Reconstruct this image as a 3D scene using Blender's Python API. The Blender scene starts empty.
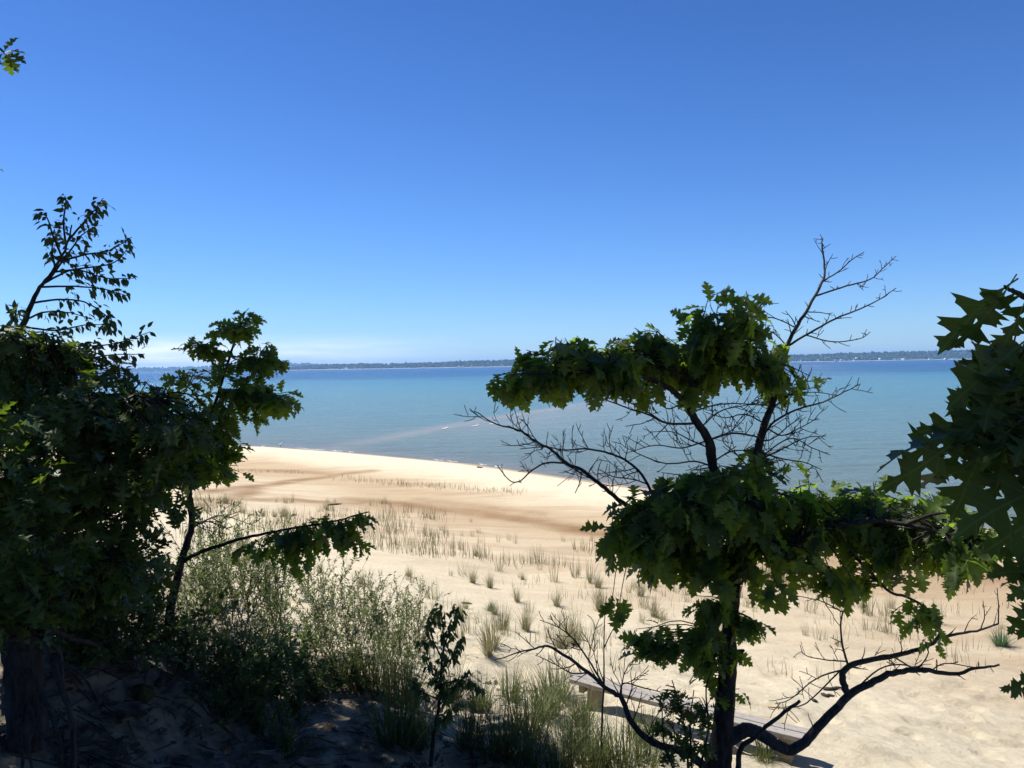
import bpy, math, random
import numpy as np
from mathutils import Vector, Matrix

rnd = random.Random(7)
nr = np.random.default_rng(11)
scene = bpy.context.scene
COL = scene.collection
R = math.radians

# ------------------------------------------------------------------ camera
W, HH, F = 1024, 768, 769.0
CAM = np.array([0.0, 0.0, 6.0])
pitch = math.atan(18.7 / F)
roll = 0.0163
f_ = np.array([0, math.cos(pitch), -math.sin(pitch)])
r0 = np.array([1.0, 0, 0]); u0 = np.array([0, math.sin(pitch), math.cos(pitch)])
rv = math.cos(roll) * r0 - math.sin(roll) * u0
uv = math.sin(roll) * r0 + math.cos(roll) * u0
cd = bpy.data.cameras.new('camera'); cam = bpy.data.objects.new('camera', cd); COL.objects.link(cam)
cd.sensor_width = 36; cd.lens = 36 * F / W; cd.clip_end = 30000; cd.clip_start = .05
cam.matrix_world = Matrix(((rv[0], uv[0], -f_[0], CAM[0]), (rv[1], uv[1], -f_[1], CAM[1]), (rv[2], uv[2], -f_[2], CAM[2]), (0, 0, 0, 1)))
scene.camera = cam

def ray(px, py):
    return f_ + rv * ((px - 512) / F) - uv * ((py - 384) / F)
def at(px, py, Y):
    d = ray(px, py)
    return CAM + d * (Y / d[1])

# ------------------------------------------------------------------ noise
def vnoise(x, y, seed=0):
    x = np.asarray(x, float); y = np.asarray(y, float)
    xi = np.floor(x).astype(np.int64); yi = np.floor(y).astype(np.int64)
    fx = x - xi; fy = y - yi
    fx = fx * fx * (3 - 2 * fx); fy = fy * fy * (3 - 2 * fy)
    def h(a, b):
        n = (a * 374761393 + b * 668265263 + seed * 1442695041) & 0xFFFFFFFF
        n = ((n ^ (n >> 13)) * 1274126177) & 0xFFFFFFFF
        n = n ^ (n >> 16)
        return (n & 0xFFFF) / 65535.0
    return (h(xi, yi) * (1 - fx) + h(xi + 1, yi) * fx) * (1 - fy) + (h(xi, yi + 1) * (1 - fx) + h(xi + 1, yi + 1) * fx) * fy
def fbm(x, y, o=4, seed=0):
    s = 0; a = .5
    for k in range(o):
        s = s + a * (vnoise(x * 2 ** k, y * 2 ** k, seed + k) - .5); a *= .5
    return s

# ------------------------------------------------------------------ ground
SH = np.array([(-9000, 70), (-400, 62), (-60, 60), (-38, 60), (-26, 60.5), (-21, 60), (-18.6, 59), (-12, 54.5), (-2.6, 46.8), (5.3, 37.5), (17.4, 26), (40, 6), (140, -70), (9000, -7000)], float)
def shore_d(x, y):
    x = np.asarray(x, float); y = np.asarray(y, float)
    best = np.full(x.shape, 1e18); sg = np.ones(x.shape)
    for (a, b) in zip(SH[:-1], SH[1:]):
        e = b - a; L2 = e @ e
        t = np.clip(((x - a[0]) * e[0] + (y - a[1]) * e[1]) / L2, 0, 1)
        dx = x - a[0] - t * e[0]; dy = y - a[1] - t * e[1]
        d = dx * dx + dy * dy
        cr = e[0] * dy - e[1] * dx
        m = d < best
        best = np.where(m, d, best); sg = np.where(m, np.where(cr < 0, 1, -1), sg)
    return np.sqrt(best) * sg
_pd = [-9000, -300, -60, -20, -5, 0, 1.5, 4, 7, 11, 14, 18, 21, 24, 26.5, 28, 31, 36, 60, 9000]
_pz = [-8, -8, -3, -1.2, -.35, 0, .22, .5, .58, .48, .72, 1.15, 1.65, 2.4, 3.05, 3.5, 4.4, 5.0, 6, 7]
_td = np.arange(-60, 61, .25); _tz = np.interp(_td, _pd, _pz)
_k = np.exp(-np.arange(-6, 7) ** 2 / 14.0); _k /= _k.sum()
_tz2 = np.convolve(np.pad(_tz, 6, mode='edge'), _k, 'valid')
def Hh(x, y, fine=True):
    x = np.asarray(x, float); y = np.asarray(y, float)
    d = shore_d(x, y)
    z = np.where((d > -60) & (d < 60), np.interp(d, _td, _tz2), np.interp(d, _pd, _pz))
    land = np.clip((d - 9) / 8, 0, 1)
    z = z + land * .34 * fbm(x / 2.6, y / 2.6, 3, 5) + np.clip(d / 3, 0, 1) * .16 * fbm(x / 6, y / 6, 2, 9)
    z = z + .38 * np.exp(-((x + 3.0) ** 2 / 1.6 + (y - 4.6) ** 2 / 2.2))
    # small eroded cut on the shaded slope
    z = z - .20 * np.exp(-((x + 1.75 - .3 * (y - 4.6)) ** 2 / .06 + (y - 4.7) ** 2 / .5))
    if fine:
        near = np.clip((16 - y) / 8, 0, 1) * np.clip((d - 5) / 4, 0, 1)
        z = z + near * (.075 * fbm(x / .45, y / .45, 3, 21) + .085 * fbm(x / .19 + .4 * y, y / .15, 2, 31))
        # foot-sized dimples in the loose sand
        v = vnoise(x / .33, y / .27, 77)
        z = z - near * .075 * np.clip((v - .62) / .25, 0, 1)
        sh_ = np.clip((d - 25.2) / 1.5, 0, 1) * np.clip((-.6 - x) / 1.2, 0, 1)
        z = z + sh_ * .09 * fbm(x / .22, y / .22, 3, 41)
    return z
_Hraw = Hh
BL = at(570.5, 675, 8.16); BR = at(812, 734, 6.74); BZ = (BL[2] + BR[2]) / 2
def Hh(x, y, fine=True):
    z = _Hraw(x, y, fine); e = (BR - BL)[:2]; x = np.asarray(x, float); y = np.asarray(y, float)
    t = np.clip(((x - BL[0]) * e[0] + (y - BL[1]) * e[1]) / (e @ e), -.1, 1.15)
    d = np.hypot(x - BL[0] - t * e[0], y - BL[1] - t * e[1]); k = np.exp(-(d / .75) ** 2)
    return z * (1 - k) + k * (BZ - .28 + (z - _Hraw(x, y, False)) * .8)
def onground(px, py):
    dd = ray(px, py)
    t = np.concatenate([np.arange(1.0, 30, .02), np.arange(30, 120, .1)])
    P = CAM[None] + dd[None] * t[:, None]
    hit = P[:, 2] < Hh(P[:, 0], P[:, 1])
    i = int(np.argmax(hit)) if hit.any() else len(t) - 1
    p = P[i]; return np.array([p[0], p[1], float(Hh(p[0], p[1]))])
def gz(x, y): return float(Hh(np.array(x), np.array(y)))

# ------------------------------------------------------------------ materials
def newmat(name):
    m = bpy.data.materials.new(name); m.use_nodes = True
    nt = m.node_tree; nt.nodes.clear()
    out = nt.nodes.new('ShaderNodeOutputMaterial')
    return m, nt, out
class N:
    def __init__(s, nt): s.nt = nt
    def __call__(s, t, **kw):
        n = s.nt.nodes.new(t)
        for k, v in kw.items():
            if k.startswith('i_'):
                key = k[2:]
                key = int(key) if key.isdigit() else key.replace('_', ' ')
                n.inputs[key].default_value = v
            else: setattr(n, k, v)
        return n
    def l(s, a, b): s.nt.links.new(a, b)
def ramp(n, stops):
    r = n('ShaderNodeValToRGB'); cr = r.color_ramp
    while len(cr.elements) < len(stops): cr.elements.new(.5)
    for e, (p, c) in zip(cr.elements, stops):
        e.position = p; e.color = (*c, 1) if len(c) == 3 else c
    return r
def mixc(n, f, a, b):
    m = n('ShaderNodeMix', data_type='RGBA')
    for sock, v in ((m.inputs[0], f), (m.inputs[6], a), (m.inputs[7], b)):
        if hasattr(v, 'is_linked'): n.l(v, sock)
        else: sock.default_value = v if not isinstance(v, tuple) else ((*v, 1) if len(v) == 3 else v)
    return m.outputs[2]

def leaf_mat(name, c1, c2, tcol, trans=.4, vein=True, rough=.5):
    m, nt, out = newmat(name); n = N(nt)
    geo = n('ShaderNodeNewGeometry')
    att = n('ShaderNodeAttribute', attribute_name='leafrnd')
    base = mixc(n, att.outputs['Fac'], c1, c2)
    if vein:
        lu = n('ShaderNodeAttribute', attribute_name='leafuv')
        sp = n('ShaderNodeSeparateXYZ'); n.l(lu.outputs['Vector'], sp.inputs[0])
        ab = n('ShaderNodeMath', operation='ABSOLUTE'); n.l(sp.outputs['Y'], ab.inputs[0])
        mid = n('ShaderNodeMath', operation='LESS_THAN', i_1=.014); n.l(ab.outputs[0], mid.inputs[0])
        # side veins: x - .6|y| repeats
        m1 = n('ShaderNodeMath', operation='MULTIPLY', i_1=.6); n.l(ab.outputs[0], m1.inputs[0])
        m2 = n('ShaderNodeMath', operation='SUBTRACT'); n.l(sp.outputs['X'], m2.inputs[0]); n.l(m1.outputs[0], m2.inputs[1])
        m3 = n('ShaderNodeMath', operation='MULTIPLY', i_1=6.5); n.l(m2.outputs[0], m3.inputs[0])
        m4 = n('ShaderNodeMath', operation='FRACT'); n.l(m3.outputs[0], m4.inputs[0])
        m5 = n('ShaderNodeMath', operation='LESS_THAN', i_1=.07); n.l(m4.outputs[0], m5.inputs[0])
        mx = n('ShaderNodeMath', operation='MAXIMUM'); n.l(mid.outputs[0], mx.inputs[0]); n.l(m5.outputs[0], mx.inputs[1])
        fk = n('ShaderNodeMath', operation='MULTIPLY', i_1=.45); n.l(mx.outputs[0], fk.inputs[0])
        base = mixc(n, fk.outputs[0], base, tuple(min(1, x * 2.2 + .02) for x in c2))
    p = n('ShaderNodeBsdfPrincipled', i_Roughness=rough); n.l(base, p.inputs['Base Color'])
    p.inputs['Specular IOR Level'].default_value = .3
    t = n('ShaderNodeBsdfTranslucent')
    tc = mixc(n, att.outputs['Fac'], tcol, tuple(x * .7 for x in tcol)); n.l(tc, t.inputs['Color'])
    mx = n('ShaderNodeMixShader'); mx.inputs[0].default_value = trans
    n.l(p.outputs[0], mx.inputs[1]); n.l(t.outputs[0], mx.inputs[2]); n.l(mx.outputs[0], out.inputs[0])
    return m
def bark_mat(name, c1, c2, sc=30):
    m, nt, out = newmat(name); n = N(nt)
    tc = n('ShaderNodeTexCoord')
    mp = n('ShaderNodeMapping'); mp.inputs['Scale'].default_value = (1, 1, .22); n.l(tc.outputs['Object'], mp.inputs[0])
    no = n('ShaderNodeTexNoise', i_Scale=sc, i_Detail=6, i_Roughness=.65); n.l(mp.outputs[0], no.inputs['Vector'])
    r = ramp(n, [(.35, c1), (.68, c2)]); n.l(no.outputs['Fac'], r.inputs[0])
    b = n('ShaderNodeBump', i_Strength=.7, i_Distance=.02); n.l(no.outputs['Fac'], b.inputs['Height'])
    p = n('ShaderNodeBsdfPrincipled', i_Roughness=.9); n.l(r.outputs[0], p.inputs['Base Color']); n.l(b.outputs[0], p.inputs['Normal'])
    p.inputs['Specular IOR Level'].default_value = .15
    n.l(p.outputs[0], out.inputs[0]); return m

M = {}
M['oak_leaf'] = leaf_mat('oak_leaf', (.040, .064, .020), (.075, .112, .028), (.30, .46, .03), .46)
M['oak_leaf_shade'] = leaf_mat('oak_leaf_shade', (.032, .052, .015), (.055, .082, .02), (.18, .29, .02), .30)  # oak leaves again, shade painted in as a darker, less translucent colour
M['cherry_leaf'] = leaf_mat('cherry_leaf', (.042, .066, .028), (.07, .10, .042), (.12, .2, .03), .25, vein=False)
M['shrub_leaf'] = leaf_mat('shrub_leaf', (.044, .07, .022), (.085, .12, .042), (.18, .28, .04), .32, vein=False)
M['willow_leaf'] = leaf_mat('willow_leaf', (.072, .098, .036), (.125, .15, .06), (.26, .33, .08), .36, vein=False)
M['green_tuft'] = leaf_mat('green_tuft', (.07, .13, .07), (.12, .19, .10), (.18, .30, .12), .3, vein=False)
M['grass'] = leaf_mat('grass', (.12, .122, .068), (.30, .255, .16), (.32, .30, .13), .35, vein=False, rough=.6)
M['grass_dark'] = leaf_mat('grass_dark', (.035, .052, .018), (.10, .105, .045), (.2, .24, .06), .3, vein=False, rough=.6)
M['litter'] = leaf_mat('litter', (.05, .036, .027), (.13, .10, .075), (.12, .08, .05), .15, vein=False, rough=.8)
M['bark'] = bark_mat('bark', (.014, .012, .011), (.062, .054, .048), 38)
M['bark_dead'] = bark_mat('bark_dead', (.032, .029, .027), (.078, .072, .067), 60)
M['stem'] = bark_mat('stem', (.05, .038, .026), (.12, .095, .065), 60)
M['clod'] = bark_mat('clod', (.03, .022, .016), (.10, .075, .05), 18)
M['moss'] = bark_mat('moss', (.02, .022, .010), (.075, .07, .02), 25)

def sand_mat():
    m, nt, out = newmat('sand'); n = N(nt)
    tc = n('ShaderNodeTexCoord')
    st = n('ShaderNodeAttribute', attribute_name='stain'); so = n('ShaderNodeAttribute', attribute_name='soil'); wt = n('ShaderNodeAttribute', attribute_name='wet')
    n1 = n('ShaderNodeTexNoise', i_Scale=1.3, i_Detail=5, i_Roughness=.6); n.l(tc.outputs['Object'], n1.inputs['Vector'])
    n2 = n('ShaderNodeTexNoise', i_Scale=12, i_Detail=6, i_Roughness=.72); n.l(tc.outputs['Object'], n2.inputs['Vector'])
    n3 = n('ShaderNodeTexNoise', i_Scale=700, i_Detail=2); n.l(tc.outputs['Object'], n3.inputs['Vector'])
    a = ramp(n, [(.3, (.575, .50, .36)), (.72, (.665, .59, .44))]); n.l(n1.outputs['Fac'], a.inputs[0])
    b = ramp(n, [(.34, (.84, .84, .84)), (.7, (1.06, 1.05, 1.03))]); n.l(n2.outputs['Fac'], b.inputs[0])
    g = ramp(n, [(.25, (.80, .79, .78)), (.6, (1.05, 1.05, 1.05))]); n.l(n3.outputs['Fac'], g.inputs[0])
    mm = n('ShaderNodeMix', data_type='RGBA', blend_type='MULTIPLY'); mm.inputs[0].default_value = 1
    n.l(a.outputs[0], mm.inputs[6]); n.l(b.outputs[0], mm.inputs[7])
    mm2 = n('ShaderNodeMix', data_type='RGBA', blend_type='MULTIPLY'); mm2.inputs[0].default_value = 1
    n.l(mm.outputs[2], mm2.inputs[6]); n.l(g.outputs[0], mm2.inputs[7])
    # rusty damp streaks of the back beach
    mp = n('ShaderNodeMapping'); mp.inputs['Rotation'].default_value = (0, 0, R(42)); mp.inputs['Scale'].default_value = (.16, .9, 1)
    n.l(tc.outputs['Object'], mp.inputs[0])
    n4 = n('ShaderNodeTexNoise', i_Scale=1.0, i_Detail=6, i_Roughness=.62); n.l(mp.outputs[0], n4.inputs['Vector'])
    sr = ramp(n, [(.47, (0.0,) * 3), (.57, (1, 1, 1))]); n.l(n4.outputs['Fac'], sr.inputs[0])
    # stain: .0-.5 lightly tan, streaks strengthen it
    s1 = n('ShaderNodeMath', operation='MULTIPLY'); n.l(sr.outputs[0], s1.inputs[0]); n.l(st.outputs['Fac'], s1.inputs[1])
    c1 = mixc(n, st.outputs['Fac'], mm2.outputs[2], (.39, .30, .19))
    fs = n('ShaderNodeMath', operation='MULTIPLY', i_1=.85); n.l(s1.outputs[0], fs.inputs[0])
    c2 = mixc(n, fs.outputs[0], c1, (.34, .245, .155))
    ru = n('ShaderNodeAttribute', attribute_name='rust'); c2 = mixc(n, ru.outputs['Fac'], c2, (.215, .13, .064))
    c3 = mixc(n, wt.outputs['Fac'], c2, (.25, .185, .13))
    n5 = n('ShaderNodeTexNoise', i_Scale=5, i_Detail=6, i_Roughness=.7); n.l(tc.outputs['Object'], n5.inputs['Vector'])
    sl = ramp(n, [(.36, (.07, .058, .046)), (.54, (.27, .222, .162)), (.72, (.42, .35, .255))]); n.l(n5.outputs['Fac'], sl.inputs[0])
    c4 = mixc(n, so.outputs['Fac'], c3, sl.outputs[0])  # humus tones, plus shade painted into the sand colour
    ad = n('ShaderNodeMath', operation='MULTIPLY_ADD', i_1=.25); n.l(n3.outputs['Fac'], ad.inputs[0])
    n6 = n('ShaderNodeTexNoise', i_Scale=5.5, i_Detail=8, i_Roughness=.74); n.l(tc.outputs['Object'], n6.inputs['Vector'])
    a6 = n('ShaderNodeMath', operation='MULTIPLY_ADD', i_1=1.6); n.l(n6.outputs['Fac'], a6.inputs[0]); n.l(n2.outputs['Fac'], a6.inputs[2]); n.l(a6.outputs[0], ad.inputs[2])
    bp = n('ShaderNodeBump', i_Strength=.8, i_Distance=.05); n.l(ad.outputs[0], bp.inputs['Height'])
    p = n('ShaderNodeBsdfPrincipled', i_Roughness=.95); p.inputs['Specular IOR Level'].default_value = .1
    n.l(c4, p.inputs['Base Color']); n.l(bp.outputs[0], p.inputs['Normal']); n.l(p.outputs[0], out.inputs[0])
    return m
M['sand'] = sand_mat()

def water_mat():
    m, nt, out = newmat('water'); n = N(nt)
    tc = n('ShaderNodeTexCoord')
    de = n('ShaderNodeAttribute', attribute_name='depth'); ba = n('ShaderNodeAttribute', attribute_name='bar')
    nn = n('ShaderNodeTexNoise', i_Scale=.02, i_Detail=4); n.l(tc.outputs['Object'], nn.inputs['Vector'])
    ad = n('ShaderNodeMath', operation='MULTIPLY_ADD', i_1=.10, i_2=-.05); n.l(nn.outputs['Fac'], ad.inputs[0])
    a2 = n('ShaderNodeMath', operation='ADD'); n.l(ad.outputs[0], a2.inputs[0]); n.l(de.outputs['Fac'], a2.inputs[1])
    r = ramp(n, [(0, (.13, .12, .11)), (.10, (.13, .15, .145)), (.34, (.12, .172, .172)), (.55, (.092, .172, .192)), (.74, (.062, .162, .205)), (.83, (.040, .13, .195)), (.88, (.014, .065, .14)), (1, (.007, .042, .12))])
    n.l(a2.outputs[0], r.inputs[0])
    c = mixc(n, ba.outputs['Fac'], r.outputs[0], (.225, .225, .21))
    mp = n('ShaderNodeMapping'); mp.inputs['Rotation'].default_value = (0, 0, R(12)); mp.inputs['Scale'].default_value = (.28, 1.0, 1)
    n.l(tc.outputs['Object'], mp.inputs[0])
    w1 = n('ShaderNodeTexNoise', i_Scale=2.6, i_Detail=6, i_Roughness=.7); n.l(mp.outputs[0], w1.inputs['Vector'])
    w2 = n('ShaderNodeTexNoise', i_Scale=.55, i_Detail=4); n.l(mp.outputs[0], w2.inputs['Vector'])
    ws = n('ShaderNodeMath', operation='MULTIPLY_ADD', i_1=2.6); n.l(w2.outputs['Fac'], ws.inputs[0]); n.l(w1.outputs['Fac'], ws.inputs[2])
    bp = n('ShaderNodeBump', i_Strength=1.0, i_Distance=.42); n.l(ws.outputs[0], bp.inputs['Height'])
    p = n('ShaderNodeBsdfPrincipled', i_Roughness=.2, i_IOR=1.33); p.inputs['Specular IOR Level'].default_value = .12
    n.l(c, p.inputs['Base Color']); n.l(bp.outputs[0], p.inputs['Normal']); n.l(p.outputs[0], out.inputs[0])
    return m
M['water'] = water_mat()

def plain(name, col, rough=.8, nscale=8, var=.25, bump=.0, stretch=(1, 1, 1)):
    m, nt, out = newmat(name); n = N(nt)
    tc = n('ShaderNodeTexCoord'); mp = n('ShaderNodeMapping'); mp.inputs['Scale'].default_value = stretch; n.l(tc.outputs['Object'], mp.inputs[0])
    no = n('ShaderNodeTexNoise', i_Scale=nscale, i_Detail=6, i_Roughness=.65); n.l(mp.outputs[0], no.inputs['Vector'])
    r = ramp(n, [(.3, tuple(c * (1 - var) for c in col)), (.7, tuple(min(1, c * (1 + var)) for c in col))]); n.l(no.outputs['Fac'], r.inputs[0])
    p = n('ShaderNodeBsdfPrincipled', i_Roughness=rough); n.l(r.outputs[0], p.inputs['Base Color']); p.inputs['Specular IOR Level'].default_value = .2
    if bump:
        b = n('ShaderNodeBump', i_Strength=.6, i_Distance=bump); n.l(no.outputs['Fac'], b.inputs['Height']); n.l(b.outputs[0], p.inputs['Normal'])
    n.l(p.outputs[0], out.inputs[0]); return m
M['plank'] = plain('weathered_plank', (.235, .215, .195), .85, 14, .5, .004, (1.2, 16, 16))
M['post'] = plain('weathered_post', (.20, .175, .125), .9, 14, .4, .004, (12, 12, 1.2))
M['foam'] = plain('foam', (.42, .42, .42), .7, 3, .05)
M['gull'] = plain('gull_plumage', (.78, .78, .78), .7, 8, .05)
M['gull_grey'] = plain('gull_wing', (.62, .63, .65), .7, 8, .05)
M['gull_beak'] = plain('gull_beak', (.6, .4, .06), .5, 8, .05)
M['hill'] = plain('hill_woods_floor', (.035, .06, .03), .9, .02, .3)
M['woods'] = plain('far_woods', (.028, .052, .024), .9, .03, .5)
M['white_wall'] = plain('white_wall', (.60, .58, .55), .8, .2, .08)
M['far_beach'] = plain('far_beach_sand', (.55, .50, .40), .9, .05, .15)

# ------------------------------------------------------------------ mesh builder
class MB:
    def __init__(s):
        s.v = []; s.f = []; s.nv = 0; s.uv = []; s.rn = []; s.has_uv = False
    def add(s, V, Fc, luv=None, r=0.0):
        V = np.asarray(V, float)
        s.v.append(V); off = s.nv
        s.f.extend([tuple(i + off for i in f) for f in Fc])
        s.nv += len(V)
        if luv is None: s.uv.append(np.zeros((len(V), 3)))
        else: s.uv.append(luv); s.has_uv = True
        s.rn.append(np.full(len(V), r))
    def tube(s, P, rad, n=6, cap=True):
        P = np.asarray(P, float); m = len(P)
        rad = np.broadcast_to(np.asarray(rad, float), (m,))
        T = np.gradient(P, axis=0); T /= np.linalg.norm(T, axis=1)[:, None] + 1e-9
        ref = np.array([.31, .17, .93]) if abs(T[0] @ np.array([.31, .17, .93])) < .9 else np.array([1., 0, 0])
        V = []
        a = np.arange(n) * 2 * math.pi / n
        for i in range(m):
            b1 = np.cross(T[i], ref); b1 /= np.linalg.norm(b1) + 1e-9
            b2 = np.cross(T[i], b1); ref = -np.cross(T[i], b1) if False else ref
            V.append(P[i] + rad[i] * (np.cos(a)[:, None] * b1 + np.sin(a)[:, None] * b2))
        V = np.concatenate(V)
        Fc = [(i * n + k, i * n + (k + 1) % n, (i + 1) * n + (k + 1) % n, (i + 1) * n + k) for i in range(m - 1) for k in range(n)]
        if cap:
            Fc.append(tuple(range(n))[::-1]); Fc.append(tuple((m - 1) * n + k for k in range(n)))
        s.add(V, Fc)
    def build(s, name, mat, parent=None, base=None, smooth=True):
        me = bpy.data.meshes.new(name)
        V = np.concatenate(s.v) if s.v else np.zeros((0, 3))
        if base is None and parent is not None: base = PB.get(parent, (0, 0, 0))
        b = np.zeros(3) if base is None else np.asarray(base, float)
        me.from_pydata((V - b).tolist(), [], s.f)
        if smooth: me.polygons.foreach_set('use_smooth', [True] * len(me.polygons))
        if s.has_uv:
            a = me.attributes.new('leafuv', 'FLOAT_VECTOR', 'POINT'); a.data.foreach_set('vector', np.concatenate(s.uv).ravel())
            a = me.attributes.new('leafrnd', 'FLOAT', 'POINT'); a.data.foreach_set('value', np.concatenate(s.rn))
        me.materials.append(mat); me.update()
        o = bpy.data.objects.new(name, me); COL.objects.link(o)
        if parent is not None:
            o.parent = parent
        else: o.location = tuple(b)
        return o
PB = {}
def tag(o, label=None, cat=None, group=None, kind=None):
    if label: o['label'] = label
    if cat: o['category'] = cat
    if group: o['group'] = group
    if kind: o['kind'] = kind
    return o
def thing(name, base, label, cat, group=None):
    o = bpy.data.objects.new(name, None); COL.objects.link(o); o.location = tuple(base); o.empty_display_size = .2
    PB[o] = np.asarray(base, float)
    return tag(o, label, cat, group)

# ------------------------------------------------------------------ leaves
def strip_leaf(side, k, petiole=.0, pw=.012):
    """half outline (x,y) -> verts/faces of a leaf with a folded midrib; x 0..1"""
    V = []; Fc = []
    for (x, y) in side: V.append((max(0, x - k * y), 0)); V.append((x, y)); V.append((x, -y))
    for i in range(len(side) - 1):
        a = 3 * i; b = a + 3
        Fc.append((a, b, b + 1, a + 1)); Fc.append((a, a + 2, b + 2, b))
    if petiole:
        o = len(V); V += [(0, pw), (0, -pw), (-petiole, pw), (-petiole, -pw)]; Fc.append((o, o + 2, o + 3, o + 1))
    return np.array(V, float), Fc
OAK = []
for q in range(3):
    r_ = random.Random(q); j = lambda s: r_.uniform(-s, s)
    side = [(0.0, .012), (.08, .07), (.17 + j(.02), .20 + j(.03)), (.27, .075), (.33, .22), (.39 + j(.015), .37 + j(.03)), (.43, .27), (.49, .33 + j(.03)), (.51, .10),
            (.60, .23), (.68 + j(.015), .35 + j(.03)), (.69, .24), (.765, .26 + j(.02)), (.745, .085), (.88, .165 + j(.02)), (.885, .085), (1.0, .0)]
    OAK.append(strip_leaf([(x, y * .92) for x, y in side], .25, .22))
OAKF = []
for q in range(5):
    r_ = random.Random(40 + q); j = lambda v, s_=.16: v * (1 + r_.uniform(-s_, s_))
    side = [(0, .012), (.06, .03), (.12, j(.09)), (.18, j(.24)), (.20, j(.15)), (.235, j(.16)), (.25, .055), (.30, .08), (.35, j(.26)), (.385, j(.41)), (.405, j(.28)), (.445, j(.34)), (.455, j(.2)), (.49, .065), (.55, .09), (.61, j(.28)), (.66, j(.40)), (.675, j(.27)), (.735, j(.33)), (.725, j(.19)), (.735, .065), (.80, .085), (.865, j(.20)), (.875, j(.11)), (.925, j(.10)), (.925, .045), (1.0, 0)]
    OAKF.append(strip_leaf([(x, y * .92) for x, y in side], .15, .22))
OVATE = [strip_leaf([(0, .01), (.15, .17), (.38, .235), (.65, .16), (.86, .06), (1, 0)], .1, .18)]
NARROW = [strip_leaf([(0, .02), (.25, .11), (.6, .095), (1, 0)], .0, 0)]
BUSHL = [strip_leaf([(0, .02), (.28, .24), (.65, .19), (1, 0)], .0, .12)]

def nrm(v): return v / (np.linalg.norm(v) + 1e-9)
def leaf(mb, base, d, nor, L, T, droop=.5, fold=.25, wid=1.0):
    V, Fc = T[rnd.randrange(len(T))]
    d = nrm(d); s = np.cross(nor, d)
    if np.linalg.norm(s) < 1e-3: s = np.cross(np.array([.3, .7, .2]), d)
    s = nrm(s); n3 = np.cross(d, s)
    x = V[:, 0]; y = V[:, 1] * wid
    z = fold * np.abs(y) - droop * .55 * x * x + rnd.uniform(-.2, .2) * x * y * 4 + .06 * np.sin(9 * x + rnd.random() * 6) * np.abs(y) * 2
    xx = x - .12 * droop * x * x
    P = base + L * (xx[:, None] * d + y[:, None] * s + z[:, None] * n3)
    luv = np.stack([x, V[:, 1], 0 * x], 1)
    mb.add(P, Fc, luv, rnd.random())
def rvec(): return np.array([rnd.gauss(0, 1), rnd.gauss(0, 1), rnd.gauss(0, 1)])
def rosette(mb, tw, p, d, L, T, n=6, down=.45, spread=.14):
    """cluster of leaves at a shoot tip"""
    for i in range(n):
        h = rvec(); h[2] *= .35
        dd = nrm(nrm(h) * 1.0 + nrm(d) * .55 + np.array([0, 0, -down * rnd.uniform(.3, 1.5)]))
        b = p - nrm(d) * rnd.random() * spread + dd * L * .22
        nn = np.array([0, 0, 1.0]) + rvec() * .35
        leaf(mb, b, dd, nn, L * rnd.uniform(.7, 1.12), T, rnd.uniform(.1, .8))

def curve(P, n=6, jit=0.0):
    """catmull-rom through P, n samples per span, with slight wander"""
    P = np.asarray(P, float)
    Q = np.vstack([2 * P[0] - P[1], P, 2 * P[-1] - P[-2]])
    out = []
    for i in range(1, len(Q) - 2):
        for t in np.linspace(0, 1, n, endpoint=False):
            a, b, c, d = Q[i - 1], Q[i], Q[i + 1], Q[i + 2]
            out.append(.5 * ((2 * b) + (c - a) * t + (2 * a - 5 * b + 4 * c - d) * t * t + (3 * b - a - 3 * c + d) * t ** 3))
    out.append(P[-1]); out = np.array(out)
    if jit:
        j = nr.normal(0, jit, out.shape); j[0] = 0
        out = out + j
    return out
def pxcurve(pts, Y0, Y1=None, n=5, jit=0.0, bow=0.0):
    Y1 = Y0 if Y1 is None else Y1
    m = len(pts)
    P = [at(p[0], p[1], Y0 + (Y1 - Y0) * i / max(1, m - 1) + bow * math.sin(math.pi * i / max(1, m - 1))) for i, p in enumerate(pts)]
    return curve(P, n, jit)

def dead_twigs(mb, P, r, length, dens, depth=2, up=.5):
    """bare side twigs along a curve"""
    seg = np.linalg.norm(np.diff(P, axis=0), axis=1).sum()
    k = max(1, int(seg * dens)); side = 1
    for q in range(k):
        t = (q + rnd.random()) / k
        if t < .12: continue
        i = min(len(P) - 2, int(t * (len(P) - 1)))
        d0 = nrm(P[i + 1] - P[i]); side = -side
        perp = rvec(); perp -= d0 * (perp @ d0); perp = nrm(perp); perp[1] *= .75
        perp = nrm(perp + np.array([0, 0, up * rnd.uniform(-.4, 1.2)]))
        L = length * rnd.uniform(.35, 1.15) * (1.15 - .6 * t)
        d1 = nrm(d0 * rnd.uniform(.4, 1.0) + perp)
        p = P[i]; pts = [p]
        for s_ in range(4):
            d1 = nrm(d1 + rvec() * .16 + np.array([0, 0, .06])); p = p + d1 * L / 4; pts.append(p)
        pts = np.array(pts)
        rr = max(.0024, r[i] * .5)
        rr = min(rr, .0045)
        mb.tube(pts, np.linspace(rr, .0019, len(pts)), 4, False)
        if depth > 1 and L > .06: dead_twigs(mb, pts, np.linspace(rr, .002, len(pts)), L * .55, 20, depth - 1, up)

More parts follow.
